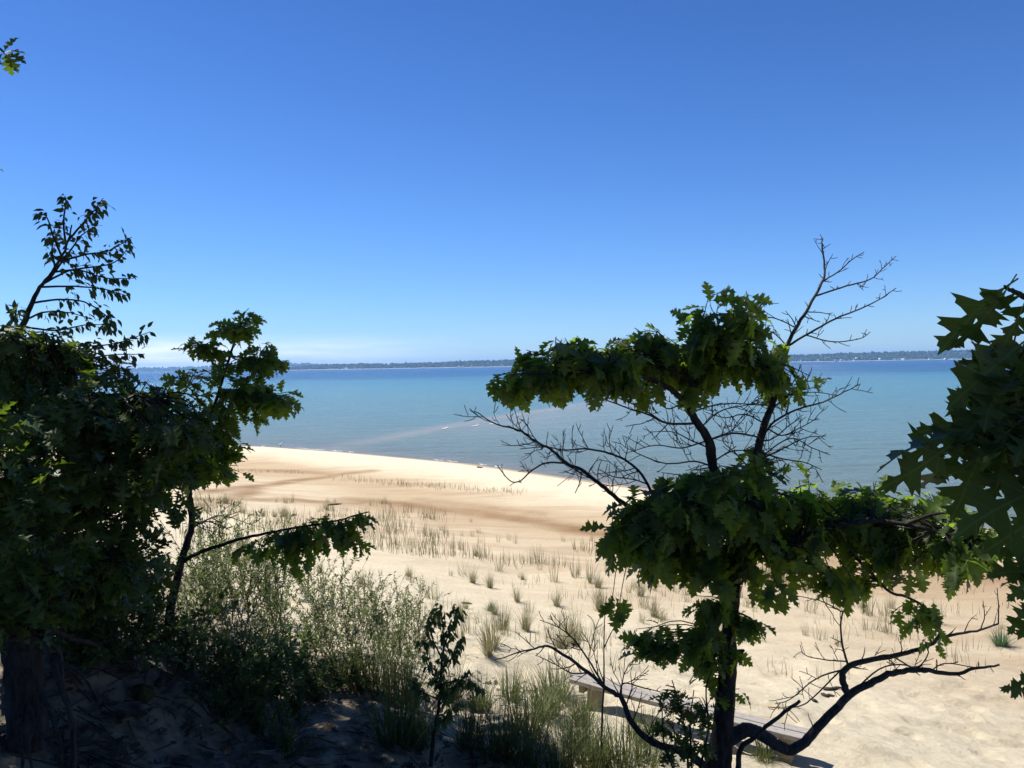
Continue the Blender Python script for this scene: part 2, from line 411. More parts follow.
def clump(fol, tw, c, rad, n, L, T, attach, nl=6, down=.45, twr=.005, tipup=.0):
    """shoots from the nearest limb point fill an ellipsoid with leaf rosettes"""
    A = np.asarray(attach)
    hub = A[np.argmin(np.linalg.norm((A - c) / 1.0, axis=1))]
    for q in range(n):
        u = rvec(); u = nrm(u) * rnd.random() ** .42
        p = c + u * rad
        a = A[np.argmin(np.linalg.norm(A - (p * .4 + hub * .6), axis=1))]
        mid = a * .5 + p * .5 + rvec() * .07 * np.linalg.norm(p - a) + np.array([0, 0, .05 * np.linalg.norm(p - a)])
        pts = curve([a, mid, p], 3)
        tw.tube(pts, np.linspace(twr, .002, len(pts)), 4, False)
        d = nrm(pts[-1] - pts[-2])
        rosette(fol, tw, p, d, L, T, nl, down)
        if rnd.random() < .5:
            h = pts[len(pts) // 2]
            rosette(fol, tw, h * .3 + p * .7, d, L * .85, T, max(2, nl // 2), down)
def pxclump(fol, tw, lst, Y, ry, n_per, L, T, attach, **kw):
    for e in lst:
        px, py, rx, rz = e[:4]; yy = Y + (e[4] if len(e) > 4 else rnd.uniform(-.5, .5) * ry)
        c = at(px, py, yy); k = yy / F
        n = max(2, int(n_per * rx * rz / 900))
        clump(fol, tw, c, np.array([rx * k, ry, rz * k]), n, L, T, attach, **kw)
        if rx > 20: clump(fol, tw, c, np.array([rx * k, ry, rz * k]) * 1.3, 2, L * .85, T, attach, nl=3, down=.5)

print('helpers ok')
#@@SETTING
# ------------------------------------------------------------------ ground sheet
def axis(parts):
    out = []
    for a, b, s in parts: out.append(np.arange(a, b, s))
    return np.concatenate(out + [np.array([parts[-1][1]])])
gx = axis([(-9000, -1000, 2000), (-1000, -200, 200), (-200, -60, 14), (-60, -20, 1.0), (-20, -5, .25), (-5, 7, .045), (7, 20, .2), (20, 60, 1.0), (60, 200, 14), (200, 1000, 200), (1000, 9000, 2000)])
gy = axis([(-150, -20, 13), (-20, 0, 1.0), (0, 3, .15), (3, 13, .05), (13, 26, .12), (26, 66, .3), (66, 200, 8), (200, 1000, 160), (1000, 9000, 2000)])
X, Y = np.meshgrid(gx, gy)
Z = Hh(X, Y); D = shore_d(X, Y)
nx, ny = len(gx), len(gy)
idx = np.arange(nx * ny).reshape(ny, nx)
quads = np.stack([idx[:-1, :-1], idx[:-1, 1:], idx[1:, 1:], idx[1:, :-1]], -1).reshape(-1, 4)
def grid_mesh(name, V, quads, mat, attrs):
    me = bpy.data.meshes.new(name)
    me.vertices.add(len(V)); me.vertices.foreach_set('co', V.ravel())
    me.loops.add(quads.size); me.loops.foreach_set('vertex_index', quads.ravel().astype(np.int32))
    me.polygons.add(len(quads)); me.polygons.foreach_set('loop_start', np.arange(0, quads.size, 4, dtype=np.int32))
    me.polygons.foreach_set('use_smooth', [True] * len(quads))
    me.update(calc_edges=True); me.validate()
    for k, a in attrs.items():
        at_ = me.attributes.new(k, 'FLOAT', 'POINT'); at_.data.foreach_set('value', np.asarray(a, np.float32).ravel())
    me.materials.append(mat)
    o = bpy.data.objects.new(name, me); COL.objects.link(o); return o
def bump_(d, a, b, s): return 1 / (1 + np.exp(-(d - a) / s)) * 1 / (1 + np.exp((d - b) / s))
wv = 2.0 * fbm(X / 9, Y / 9, 3, 51) + .8 * fbm(X / 2.5, Y / 2.5, 3, 55)
stain = np.clip(bump_(D + 2.2 * wv, 8.2, 12.2, .7) * .7 + .55 * bump_(D + 1.2 * wv, 8.0, 18.5, 1.2), 0, 1)
wet = np.clip(np.exp(-((D - .25 + .3 * wv) / .7) ** 2) + (D < 0), 0, 1) * .9
rust = np.zeros_like(X)
for pl, wd_, am in (([(205, 492), (250, 487), (300, 480), (345, 474), (372, 471)], .55, 1.0), ([(240, 470), (290, 471), (340, 475)], .5, .8), ([(195, 499), (280, 499), (340, 503), (390, 503)], .5, .9), ([(255, 488), (240, 497), (205, 505)], .6, .9), ([(345, 500), (400, 504), (450, 510), (510, 518), (570, 528), (620, 536)], .75, 1.0), ([(420, 500), (480, 507), (540, 514)], .4, .6), ([(750, 548), (850, 560), (950, 572), (1060, 585)], .7, .6)):
    pw_ = []
    for (px_, py_) in pl: pw_.append(onground(px_, py_)[:2])
    pw_ = np.array(pw_); wob_ = .55 * fbm(X / 1.7, Y / .8, 4, 33)
    dm = np.full(X.shape, 1e9)
    for a_, b_ in zip(pw_[:-1], pw_[1:]):
        e_ = b_ - a_; t_ = np.clip(((X - a_[0]) * e_[0] + (Y - a_[1]) * e_[1]) / (e_ @ e_), 0, 1)
        dm = np.minimum(dm, np.hypot(X - a_[0] - t_ * e_[0], (Y - a_[1] - t_ * e_[1]) * .8))
    rust = np.maximum(rust, am * np.clip(1.3 - (dm + wob_) / wd_, 0, 1) * (.75 + .9 * fbm(X / .7, Y / .7, 3, 37)))
rust = np.clip(rust, 0, 1)
soil = np.clip((D - 25.4 + 2.4 * fbm(X / 1.6, Y / 1.6, 3, 61)) / 2.2, 0, 1) * np.clip((.35 - X + .45 * (5 - Y) + 1.6 * fbm(X / .9, Y / .9, 3, 63)) / 1.6, 0, 1)  # humus under the trees, stretched further to paint the shaded sand darker
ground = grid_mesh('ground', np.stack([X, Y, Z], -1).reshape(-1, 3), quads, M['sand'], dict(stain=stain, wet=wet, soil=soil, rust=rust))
tag(ground, kind='structure')

# ------------------------------------------------------------------ water sheet
wx = axis([(-9000, -1000, 1000), (-1000, -100, 60), (-100, 80, 1.0), (80, 1000, 60), (1000, 9000, 1000)])
wy = axis([(-150, 10, 8), (10, 130, .6), (130, 500, 10), (500, 1000, 50), (1000, 9000, 500)])
X, Y = np.meshgrid(wx, wy); Dw = -shore_d(X, Y)
idx = np.arange(len(wx) * len(wy)).reshape(len(wy), len(wx))
q = np.stack([idx[:-1, :-1], idx[:-1, 1:], idx[1:, 1:], idx[1:, :-1]], -1).reshape(-1, 4)
dist = np.clip(Dw, 0.01, None)
depth = np.clip(np.log(dist / 1.2 + 1) / np.log(1 + 900 / 1.2), 0, 1)
wob = 5 * fbm(X / 22, Y / 22, 3, 91)
pd_ = (Y - (74.4 + 2.4 * (X + 7))) / 2.6 + .45 * wob          # sandbar slanting out from the point
bar = 1.0 * np.exp(-(pd_ / 1.7) ** 2) * np.clip((X + 16) / 6, 0, 1) * np.clip((30 - X) / 25, 0, 1)
bar = np.maximum(bar, .75 * np.clip((1 - pd_) / 4, 0, 1) * np.exp(-np.clip(-pd_, 0, None) / 14) * np.clip((X + 16) / 8, 0, 1) * np.clip((dist - 6) / 20, 0, 1))
bar = np.clip(bar, 0, 1) * (Y > 5)
bar = np.clip(bar + .55 * np.clip(1 - dist / 3.0, 0, 1), 0, 1)
wz = .012 * np.sin(Y * 1.9 + X * .4 + 2 * fbm(X / 6, Y / 6, 2, 8)) * np.clip(dist / 8, 0, 1) * (Y < 130)
water = grid_mesh('water', np.stack([X, Y, wz], -1).reshape(-1, 3), q, M['water'], dict(depth=depth, bar=bar))
tag(water, kind='structure')

# foam: thin lines where wavelets break on the shore and on the bar
def ribbon(mb, P, wdt, h=.02):
    P = np.asarray(P); T = np.gradient(P, axis=0); Nn = np.stack([-T[:, 1], T[:, 0], 0 * T[:, 0]], 1); Nn /= np.linalg.norm(Nn, axis=1)[:, None] + 1e-9
    m = len(P); w_ = np.asarray(wdt).reshape(-1, 1)
    V = np.concatenate([P - Nn * w_, P + np.array([0, 0, h]), P + Nn * w_]); 
    Fc = [(i, i + 1, m + i + 1, m + i) for i in range(m - 1)] + [(m + i, m + i + 1, 2 * m + i + 1, 2 * m + i) for i in range(m - 1)]
    mb.add(V, Fc)
fm = MB()
for (a, b) in (((432, 463), (444, 463.8)), ((424, 461), (433, 462)), ((470, 465.5), (476, 466.8)), ((480, 468.5), (486, 469.5)), ((352, 451.5), (356, 452)), ((246, 447.8), (252, 447.6)), ((300, 447.8), (330, 449.5)), ((338, 450), (346, 451))):
    pts = []
    for t in np.linspace(0, 1, 9):
        d = ray(a[0] + (b[0] - a[0]) * t, a[1] + (b[1] - a[1]) * t); p = CAM + d * (CAM[2] - .03) / -d[2]
        # snap towards the real water's edge
        dd = float(shore_d(np.array(p[0]), np.array(p[1])))
        n_ = np.array([.676, .737, 0]); p = p + n_ * (dd + .25 + .12 * math.sin(t * 9)); p[2] = .035; pts.append(p)
    ribbon(fm, pts, [.01 + .08 * math.sin(math.pi * t) * rnd.uniform(.1, 1.2) for t in np.linspace(0, 1, 9)])
for (a, b, w_) in (((441, 429.2), (448, 427.2), .16), ((471, 426.6), (479, 424.8), .12), ((489, 424), (497, 423.6), .05)):
    pts = []
    for t in np.linspace(0, 1, 9):
        d = ray(a[0] + (b[0] - a[0]) * t, a[1] + (b[1] - a[1]) * t); p = CAM + d * (CAM[2] - .03) / -d[2]; p[2] = .03; pts.append(p)
    ribbon(fm, pts, [.02 + w_ * math.sin(math.pi * t) for t in np.linspace(0, 1, 9)], .05)
tag(fm.build('foam', M['foam']), kind='stuff')

# ------------------------------------------------------------------ far shore
def ridge(name, px0, px1, Yd, hfun, seed, wid=500):
    n_ = 160; V = []; Fc = []
    pxs = np.linspace(px0, px1, n_)
    prof = [(-wid * .5, 0), (-wid * .42, .10), (-wid * .22, .45), (0, 1.0), (wid * .3, .8), (wid * .5, 0)]
    for i, p in enumerate(pxs):
        x = (p - 512) / F * Yd; h = hfun(p)
        for (dy, k) in prof:
            V.append((x, Yd + wid * .5 + dy + 25 * math.sin(p * .05), -1 + h * k))
    m = len(prof)
    for i in range(n_ - 1):
        for j in range(m - 1): Fc.append((i * m + j, (i + 1) * m + j, (i + 1) * m + j + 1, i * m + j + 1))
    mb = MB(); mb.add(np.array(V), Fc)
    tag(mb.build(name, M['hill']), kind='structure')
    return pxs
def hA(p):
    base = np.interp(p, [150, 262, 290, 330, 400, 440, 500, 560, 700, 800, 870, 920, 1030, 1150], [0, 6, 18, 21, 19, 24, 27, 29, 29, 28, 32, 36, 37, 34])
    return float(base + 3 * fbm(np.array(p / 16.), np.array(0.), 3, 3)) 
def hB(p): return float(np.interp(p, [-300, 40, 130, 185, 230, 300, 340], [26, 26, 28, 34, 60, 40, 10]) + 6 * fbm(np.array(p / 20.), np.array(0.), 3, 4))
YA, YB = 3200.0, 5600.0
ridge('hills', 255, 1150, YA, hA, 1); ridge('hills', -300, 345, YB, hB, 2, 900)
wd = MB()
def blob(mb, c, r, h):
    a = np.arange(5) * 2 * math.pi / 5 + rnd.random() * 6
    V = [(c[0] + .7 * r * math.cos(t), c[1] + .7 * r * math.sin(t), c[2]) for t in a] + [(c[0] + r * math.cos(t + .5), c[1] + r * math.sin(t + .5), c[2] + h * rnd.uniform(.45, .6)) for t in a] + [(c[0] + rnd.uniform(-.2, .2) * r, c[1], c[2] + h)]
    Fc = [(i, (i + 1) % 5, 5 + (i + 1) % 5, 5 + i) for i in range(5)] + [(5 + i, 5 + (i + 1) % 5, 10) for i in range(5)]
    mb.add(np.array(V), Fc)
for q in range(3800):
    p = rnd.uniform(262, 1140); v = rnd.random() ** .8
    h = hA(p); dy = -210 + v * 260
    k = np.interp(dy, [-250, -210, -110, 0, 150], [0, .10, .45, 1.0, .8])
    x = (p - 512) / F * YA
    blob(wd, (x, YA + 250 + dy + 25 * math.sin(p * .05), -2 + h * k), rnd.uniform(4, 8), rnd.uniform(5, 10) if rnd.random() < .95 else rnd.uniform(10, 14))
for q in range(1500):
    p = rnd.uniform(-290, 335); v = rnd.random()
    h = hB(p); dy = -380 + v * 400
    k = np.interp(dy, [-450, -378, -198, 0, 270], [0, .10, .45, 1.0, .8])
    x = (p - 512) / F * YB
    blob(wd, (x, YB + 450 + dy + 25 * math.sin(p * .05), -2 + h * k), rnd.uniform(8, 14), rnd.uniform(9, 17))
tag(wd.build('far_woods', M['woods'], smooth=False), kind='stuff')
fb = MB()
pts = np.array([((p - 512) / F * YA, YA + 2 + 25 * math.sin(p * .05), .6) for p in np.linspace(275, 1140, 150)])
ribbon(fb, pts, np.array([6 + 5 * max(0, fbm(np.array(i / 5.), np.array(0.), 3, 17)) * 3 for i in range(150)]), .8)
tag(fb.build('far_beach', M['far_beach']), kind='structure')
def house_mesh(w_, d_, h_, g):
    V = [(-w_, -d_, 0), (w_, -d_, 0), (w_, d_, 0), (-w_, d_, 0), (-w_, -d_, h_), (w_, -d_, h_), (w_, d_, h_), (-w_, d_, h_), (0, -d_, h_ + g), (0, d_, h_ + g)]
    Fc = [(0, 1, 5, 8, 4), (3, 7, 9, 6, 2), (1, 2, 6, 5), (0, 4, 7, 3), (5, 6, 9, 8), (4, 8, 9, 7)]
    mb = MB(); mb.add(np.array(V, float), Fc); return mb
hp = [805, 821, 834, 838, 842, 852, 861, 864, 880, 884, 901, 908, 909, 931, 945, 952, 347, 423, 459, 463]
protos = []
for i, p in enumerate(hp):
    big = p in (864, 880, 908, 461)
    h = hA(p); dy = rnd.choice([-236, -228, -205]) if p not in (861, 864, 880) else -150
    k = np.interp(dy, [-250, -210, -110, 0], [0, .10, .45, 1.0])
    loc = ((p - 512) / F * YA, YA + 235 + dy + 25 * math.sin(p * .05), -1.2 + h * k)
    if len(protos) < 3:
        o = house_mesh(*[(3.5, 3, 3, 2), (5, 4, 4, 3), (4.5, 4, 5, 3)][len(protos)]).build('far_house', M['white_wall'], smooth=False); protos.append(o)
    else:
        o = protos[rnd.randrange(3)].copy(); COL.objects.link(o)
    o.location = loc; o.rotation_euler = (0, 0, rnd.uniform(-.5, .5))
    tag(o, 'tiny pale house among the woods at the foot of the far shore', 'house', 'pale houses on the far shore')

#@@PLANTS
# ------------------------------------------------------------------ main oak right of centre
YO = 4.8
def seg_r(P, r0_, r1_, pw=1.0): return r0_ + (r1_ - r0_) * (np.linspace(0, 1, len(P)) ** pw)
b0 = at(712, 866, YO); base = np.array([b0[0], b0[1], gz(b0[0], b0[1]) - .05])
oak = thing('oak_tree', base, 'young oak rising in front of the bench, leafy tiers between bare dead branches', 'tree')
tr = MB()
TP = np.vstack([[base], [at(714, 830, YO)], [at(718, 768, YO)], [at(722, 735, YO)], [at(727, 680, YO)], [at(729, 630, YO)], [at(734, 590, YO)], [at(733, 550, YO)], [at(722, 500, YO)], [at(712, 462, YO)], [at(709, 441, YO)]])
T1 = curve(TP, 6, .002)
k = YO / F
rr = np.interp(np.linspace(0, 10, len(T1)), range(11), np.array([26, 18, 13.5, 11, 9, 7.6, 6.6, 5.6, 5, 4.6, 4.2]) * k)
tr.tube(T1, rr, 12)
for (x, y, dx, dy) in ((724, 700, -8, -6), (735, 655, 9, -3), (722, 610, -9, 2)):   # snags on the bark
    tr.tube(np.array([at(x, y, YO), at(x + dx * .6, y + dy, YO - .05), at(x + dx, y + dy * 1.6, YO - .07)]), [.03, .018, .008], 6)
tr.build('trunk', M['bark'], oak)
ATT = [T1[len(T1) // 3:]]
def limb(name, pts, Y0, Y1, w0, w1, parent, mat='bark', twl=0, dens=7, bow=0, n=5, depth=2, up=.5, label=None):
    P = pxcurve(pts, Y0, Y1, n, min(.0025, w0 * Y0 / F * .045), bow)
    if ATT:
        A_ = np.concatenate(ATT); q_ = A_ - CAM; zz = q_ @ f_
        ex = 512 + F * (q_ @ rv) / zz - pts[0][0]; ey = 384 - F * (q_ @ uv) / zz - pts[0][1]
        dd_ = np.hypot(ex, ey); j_ = int(np.argmin(dd_))
        if dd_[j_] < 16:
            off = A_[j_] - P[0]; P = P + off * (np.linspace(1, 0, len(P)) ** 1.5)[:, None]
    r_ = seg_r(P, w0 * (.76 if mat == 'bark_dead' and w0 < 7 else .9) * Y0 / F / 2, w1 * .85 * Y0 / F / 2)
    mb = MB(); mb.tube(P, r_, 7)
    if twl: dead_twigs(mb, P, r_, twl * 1.75, dens * 1.9, depth, up)
    o = mb.build(name, M[mat], parent)
    if label: o['label'] = label
    ATT.append(P); return P
# upper stems carrying the crown
limb('branch', [(711, 463), (708, 441), (694, 420), (688, 402), (692, 385), (680, 372), (668, 366)], YO, YO - .1, 11, 5, oak)
limb('branch', [(690, 404), (672, 388), (650, 378), (625, 372), (600, 371), (570, 373), (540, 374)], YO - .05, YO - .45, 7, 2.5, oak)
limb('branch', [(692, 390), (706, 365), (722, 345), (742, 330), (752, 315), (765, 300)], YO, YO + .2, 7, 2, oak, twl=.1, dens=8)
limb('branch', [(736, 590), (742, 530), (752, 480), (761, 440), (766, 420), (772, 405), (787, 347)], YO, YO + .25, 12, 7, oak)
limb('branch', [(735, 560), (765, 548), (795, 545), (815, 535), (850, 525), (890, 522), (930, 530)], YO, YO - .45, 10, 4, oak)
limb('branch', [(733, 560), (700, 535), (665, 525), (630, 520)], YO, YO + .35, 9, 3, oak)
limb('branch', [(786, 352), (770, 365), (750, 372), (740, 360)], YO + .2, YO - .2, 5, 2, oak)
limb('branch', [(905, 525), (930, 515), (955, 512)], YO - .4, YO - .6, 5, 2, oak)
limb('branch', [(925, 529), (950, 535), (978, 543)], YO - .45, YO - .3, 5, 2, oak)
DL = 'bare grey dead branch without leaves'
def dead(pts, Y0, Y1, w0, w1, twl=.16, dens=9, **kw): return limb('branch', pts, Y0, Y1, w0, w1, oak, 'bark_dead', twl, dens, label=DL, **kw)
dead([(786, 350), (795, 332), (807, 312), (820, 287), (825, 272), (822, 245), (823, 238)], YO + .25, YO + .5, 5.5, 1.3, .1, 12)
dead([(796, 350), (817, 335), (840, 320), (862, 310), (880, 300), (896, 288)], YO + .22, YO + .0, 3.2, .9, .07, 12)
dead([(820, 298), (850, 287), (872, 280), (885, 267), (896, 256)], YO + .35, YO + .7, 2.6, .9, .06, 12)
dead([(825, 282), (840, 272), (852, 260), (864, 252)], YO + .4, YO + .1, 2, .9, .05, 12)
dead([(810, 341), (835, 345), (860, 340), (870, 332)], YO + .2, YO - .1, 1.8, .8, .05, 12)
dead([(795, 327), (775, 318), (757, 316), (742, 312)], YO + .25, YO + .3, 1.8, .8, .07, 12)
dead([(787, 347), (776, 335), (765, 330), (750, 332)], YO + .25, YO - .1, 1.8, .8, .06, 10)
dead([(768, 440), (780, 422), (800, 410), (825, 402), (845, 392), (860, 384)], YO + .15, YO - .2, 3.4, .9, .1, 10)
dead([(795, 381), (812, 381), (832, 378)], YO + .2, YO, 1.8, .8, .05, 10)
dead([(712, 438), (735, 432), (755, 435), (770, 440), (790, 425), (800, 418)], YO, YO + .1, 3.2, 1, .14, 9)
dead([(693, 425), (665, 425), (645, 415), (630, 410), (605, 400), (588, 396)], YO, YO - .3, 3.4, 1, .12, 9)
dead([(662, 425), (640, 410), (615, 398), (590, 392), (575, 389)], YO - .05, YO + .2, 2.2, .8, .1, 9)
dead([(700, 408), (725, 402), (760, 404), (785, 410)], YO, YO + .2, 2.2, .8, .12, 10)
dead([(755, 462), (780, 450), (805, 438), (826, 436)], YO + .1, YO + .3, 2.6, .9, .12, 9)
dead([(757, 465), (790, 440), (812, 448), (830, 455)], YO + .1, YO - .1, 2, .8, .1, 9)
dead([(706, 468), (690, 462), (665, 464), (640, 455), (630, 448)], YO, YO + .2, 2.6, .9, .14, 9)
for pts_ in ([(700, 425), (720, 410), (745, 405), (775, 400)], [(705, 440), (680, 448), (655, 445), (630, 452)], [(715, 460), (735, 450), (760, 452), (785, 462)], [(765, 425), (745, 415), (725, 418), (705, 412)], [(770, 410), (790, 395), (815, 392), (838, 396)], [(690, 400), (670, 410), (655, 402), (635, 408)], [(760, 450), (785, 458), (805, 462), (822, 470)], [(712, 450), (690, 440), (672, 432), (648, 432)], [(775, 398), (800, 390), (822, 386)], [(752, 475), (735, 455), (722, 440), (726, 420)], [(768, 430), (782, 436), (800, 428), (818, 418)]):
    dead(pts_, YO + .1, YO + rnd.uniform(-.3, .4), 2.2, .8, .14, 10, up=.8)
dead([(640, 525), (615, 502), (595, 485), (580, 472), (565, 465), (552, 452), (535, 442), (517, 430), (495, 424), (475, 411)], YO + .3, YO - .1, 6.5, 1, .2, 8, up=.8)
dead([(655, 500), (642, 475), (625, 460), (605, 452), (585, 449), (565, 450), (545, 447), (520, 449)], YO + .2, YO + .5, 4, 1, .17, 8, up=.8)
dead([(565, 465), (545, 464), (530, 472), (520, 481), (510, 481), (497, 465)], YO + .1, YO - .2, 2.6, 1, .07, 8)
dead([(660, 482), (640, 478), (615, 476), (600, 470)], YO + .2, YO - .1, 2, .8, .14, 8, up=.9)
# low limbs near the ground
dead([(724, 742), (742, 731), (755, 732), (766, 738), (778, 746), (790, 750), (805, 742), (823, 722), (849, 696), (875, 681), (898, 672), (924, 670), (955, 674), (975, 669), (1000, 665)], YO, YO - .1, 17.5, 2.2, .07, 4, depth=1)
dead([(850, 696), (844, 680), (847, 669), (867, 661), (901, 655), (929, 645), (942, 637), (970, 632), (999, 624)], YO - .05, YO + .25, 8.5, 2.2, .12, 4)
dead([(997, 625), (998, 606), (997, 588)], YO + .25, YO + .2, 1.8, .9, .05, 6)
dead([(979, 629), (984, 616), (983, 601)], YO + .25, YO + .1, 1.6, .8, .07, 6)
dead([(847, 666), (841, 642), (841, 616), (852, 598), (858, 590)], YO - .05, YO - .2, 3.2, 1, .14, 8)
dead([(841, 614), (821, 602), (798, 596)], YO - .1, YO + .1, 1.8, .9, .05, 5)
dead([(846, 667), (816, 678), (790, 699), (775, 704)], YO - .05, YO + .2, 2.4, .9, .14, 8)
dead([(842, 670), (820, 692), (805, 704), (788, 708), (768, 707)], YO - .05, YO - .3, 2.2, .9, .12, 6)
dead([(847, 662), (825, 660), (805, 655), (800, 645)], YO, YO + .3, 2, .9, .1, 8)
dead([(868, 661), (890, 655), (915, 668), (928, 655), (926, 642)], YO, YO - .15, 2.6, 1, .1, 8)
dead([(850, 694), (880, 668), (905, 664), (925, 672), (945, 663), (972, 667), (985, 668)], YO, YO - .2, 2.2, 1, .1, 5)
dead([(738, 790), (738, 768), (741, 748), (754, 738), (766, 727), (785, 712), (800, 701)], YO, YO - .25, 7, 3.5, 0)
dead([(712, 775), (700, 762), (685, 752), (665, 747), (650, 741), (632, 723), (622, 698), (610, 691), (582, 668), (552, 648), (535, 648), (495, 660)], YO, YO - .3, 11, 1, .2, 7, up=.8)
dead([(608, 688), (590, 660), (575, 640), (560, 628), (540, 620)], YO - .2, YO + .2, 3, .9, .17, 9, up=.9)
dead([(622, 695), (625, 683), (645, 688), (665, 693)], YO - .15, YO - .3, 2.6, 1, .1, 9)
dead([(585, 670), (570, 672), (555, 664), (536, 655)], YO - .25, YO, 2.2, .9, .14, 9, up=.9)
A_oak = np.concatenate(ATT[:10])
UP = [(506, 382, 16, 12), (522, 368, 24, 20), (548, 356, 28, 24), (575, 350, 28, 26), (605, 350, 30, 26), (635, 352, 30, 26), (662, 345, 28, 26), (690, 336, 30, 30), (715, 320, 26, 26), (735, 318, 26, 24), (725, 350, 40, 26), (755, 350, 26, 30), (776, 368, 24, 24), (786, 385, 12, 12), (748, 296, 18, 6), (700, 366, 34, 18), (668, 378, 18, 16), (646, 388, 8, 12), (560, 378, 26, 12), (605, 376, 30, 12)]
f1 = MB(); t1 = MB()
pxclump(f1, t1, UP, YO, .42, 15, .155, OAK, A_oak, nl=6, down=1.25)
o = f1.build('foliage', M['oak_leaf'], oak); o['label'] = 'upper flat tier of lobed leaves'; t1.build('twigs', M['bark'], o, base=base)
LOW = [(632, 525, 36, 34), (660, 505, 40, 32), (690, 500, 45, 32), (725, 490, 44, 26), (760, 505, 60, 32), (805, 510, 55, 36), (672, 552, 45, 26), (722, 552, 55, 26), (640, 560, 20, 16), (850, 498, 36, 24), (868, 520, 45, 36), (905, 545, 55, 26), (948, 522, 42, 32), (845, 578, 22, 14), (972, 540, 18, 18), (775, 545, 40, 16), (750, 575, 20, 14), (900, 505, 40, 22), (940, 555, 30, 18), (765, 458, 18, 18)]
f1 = MB(); t1 = MB()
pxclump(f1, t1, LOW, YO, .5, 14, .165, OAK, A_oak, nl=6, down=1.1)
o = f1.build('foliage', M['oak_leaf'], oak); o['label'] = 'broad lower tier of lobed leaves, sunlit yellow green at its end'; t1.build('twigs', M['bark'], o, base=base)
SPR = [(704, 612, 22, 26), (700, 672, 14, 12), (690, 640, 14, 14), (746, 622, 16, 18), (702, 648, 20, 22), (640, 636, 34, 10), (616, 622, 9, 8), (665, 645, 20, 10), (733, 690, 8, 10), (738, 650, 10, 10)]
f1 = MB(); t1 = MB()
pxclump(f1, f1, SPR, YO - .1, .14, 24, .13, OAK, A_oak, nl=5, down=1.0)
o = f1.build('foliage', M['oak_leaf'], oak); o['label'] = 'short hanging sprays of leaves along the trunk'
SP2 = [(905, 605, 10, 8), (916, 622, 14, 14), (926, 638, 9, 10), (848, 572, 18, 12), (838, 590, 8, 8)]
f1 = MB(); t1 = MB()
limb('branch', [(930, 642), (938, 628), (925, 608), (905, 596), (890, 592), (870, 572), (850, 552)], YO + .2, YO - .3, 2.6, 3.5, oak)
A2 = np.concatenate(ATT[-1:])
pxclump(f1, f1, SP2, YO, .12, 26, .12, OAK, A2, nl=5, down=.9)
o = f1.build('foliage', M['oak_leaf'], oak); o['label'] = 'small drooping spray of leaves over the bare low limb'

# sprout with hanging leaves left of the trunk
g = at(690, 860, 4.6); g = np.array([g[0], g[1], gz(g[0], g[1]) - .02])
spr = thing('oak_sprout', g, 'leafy oak sprout with thin stems hugging the left side of the oak trunk', 'sapling')
st = MB(); AT2 = []
for pts in ([(690, 830), (688, 768), (686, 735), (678, 700), (672, 680)], [(692, 830), (700, 770), (708, 730), (706, 690), (712, 670)], [(690, 835), (676, 778), (664, 742), (662, 705)], [(690, 835), (692, 770), (690, 725), (694, 690)]):
    P = pxcurve(pts, 4.6, 4.5); P = np.vstack([[g], P]); st.tube(P, seg_r(P, .010, .003), 5); AT2.append(P)
st.build('stem', M['bark'], spr)
f1 = MB(); t1 = MB()
pxclump(f1, f1, [(678, 698, 18, 22), (668, 722, 12, 20), (700, 712, 16, 26), (688, 740, 18, 22), (664, 690, 10, 12), (706, 745, 8, 20), (674, 755, 10, 10)], 4.55, .1, 17, .085, OAKF, np.concatenate(AT2), nl=5, down=1.3)
o = f1.build('foliage', M['oak_leaf_shade'], spr)

# ------------------------------------------------------------------ slender oak left of centre
YL = 6.0
gl = onground(166, 652); YL = gl[1] if 5 < gl[1] < 8 else 6.4
lo = thing('oak_sapling', gl, 'slender crooked oak sapling with a forked leafy top and one long drooping side branch', 'tree')
ATT = []
tr = MB()
P = np.vstack([[gl], pxcurve([(168, 632), (172, 602), (181, 563), (188, 540), (192, 525), (190, 500), (190, 486)], YL, YL, 5, .002)])
tr.tube(P, np.interp(np.linspace(0, 1, len(P)), [0, .4, 1], np.array([5, 3.6, 2.7]) * YL / F), 9); ATT.append(P)
tr.build('trunk', M['bark'], lo)
limb('branch', [(190, 490), (200, 450), (212, 415), (222, 382), (232, 350), (243, 320)], YL, YL + .1, 5.5, 2, lo)
limb('branch', [(190, 488), (178, 478), (160, 472)], YL, YL - .2, 4, 2, lo)
limb('branch', [(189, 490), (172, 487), (158, 488)], YL, YL + .2, 3, 1.5, lo)
limb('branch', [(181, 560), (200, 550), (222, 543), (252, 535), (290, 528), (330, 522), (368, 512)], YL, YL - .4, 5, 1.5, lo)
limb('branch', [(192, 527), (203, 521), (215, 523), (230, 530)], YL, YL - .2, 2.5, .8, lo, 'bark_dead', .13, 9, label=DL)
limb('branch', [(194, 525), (210, 518), (225, 516), (255, 526)], YL, YL + .3, 2, .8, lo, 'bark_dead', .13, 9, label=DL)
limb('branch', [(214, 412), (200, 398), (190, 388), (180, 382)], YL, YL - .1, 2.5, 1, lo)
limb('branch', [(218, 396), (245, 390), (270, 395)], YL, YL + .2, 2.5, 1, lo)
limb('branch', [(228, 362), (215, 350), (200, 345)], YL, YL - .1, 2.2, 1, lo)
limb('branch', [(230, 356), (250, 358), (275, 362)], YL, YL + .1, 2.2, 1, lo)
f1 = MB(); t1 = MB(); A = np.concatenate(ATT)
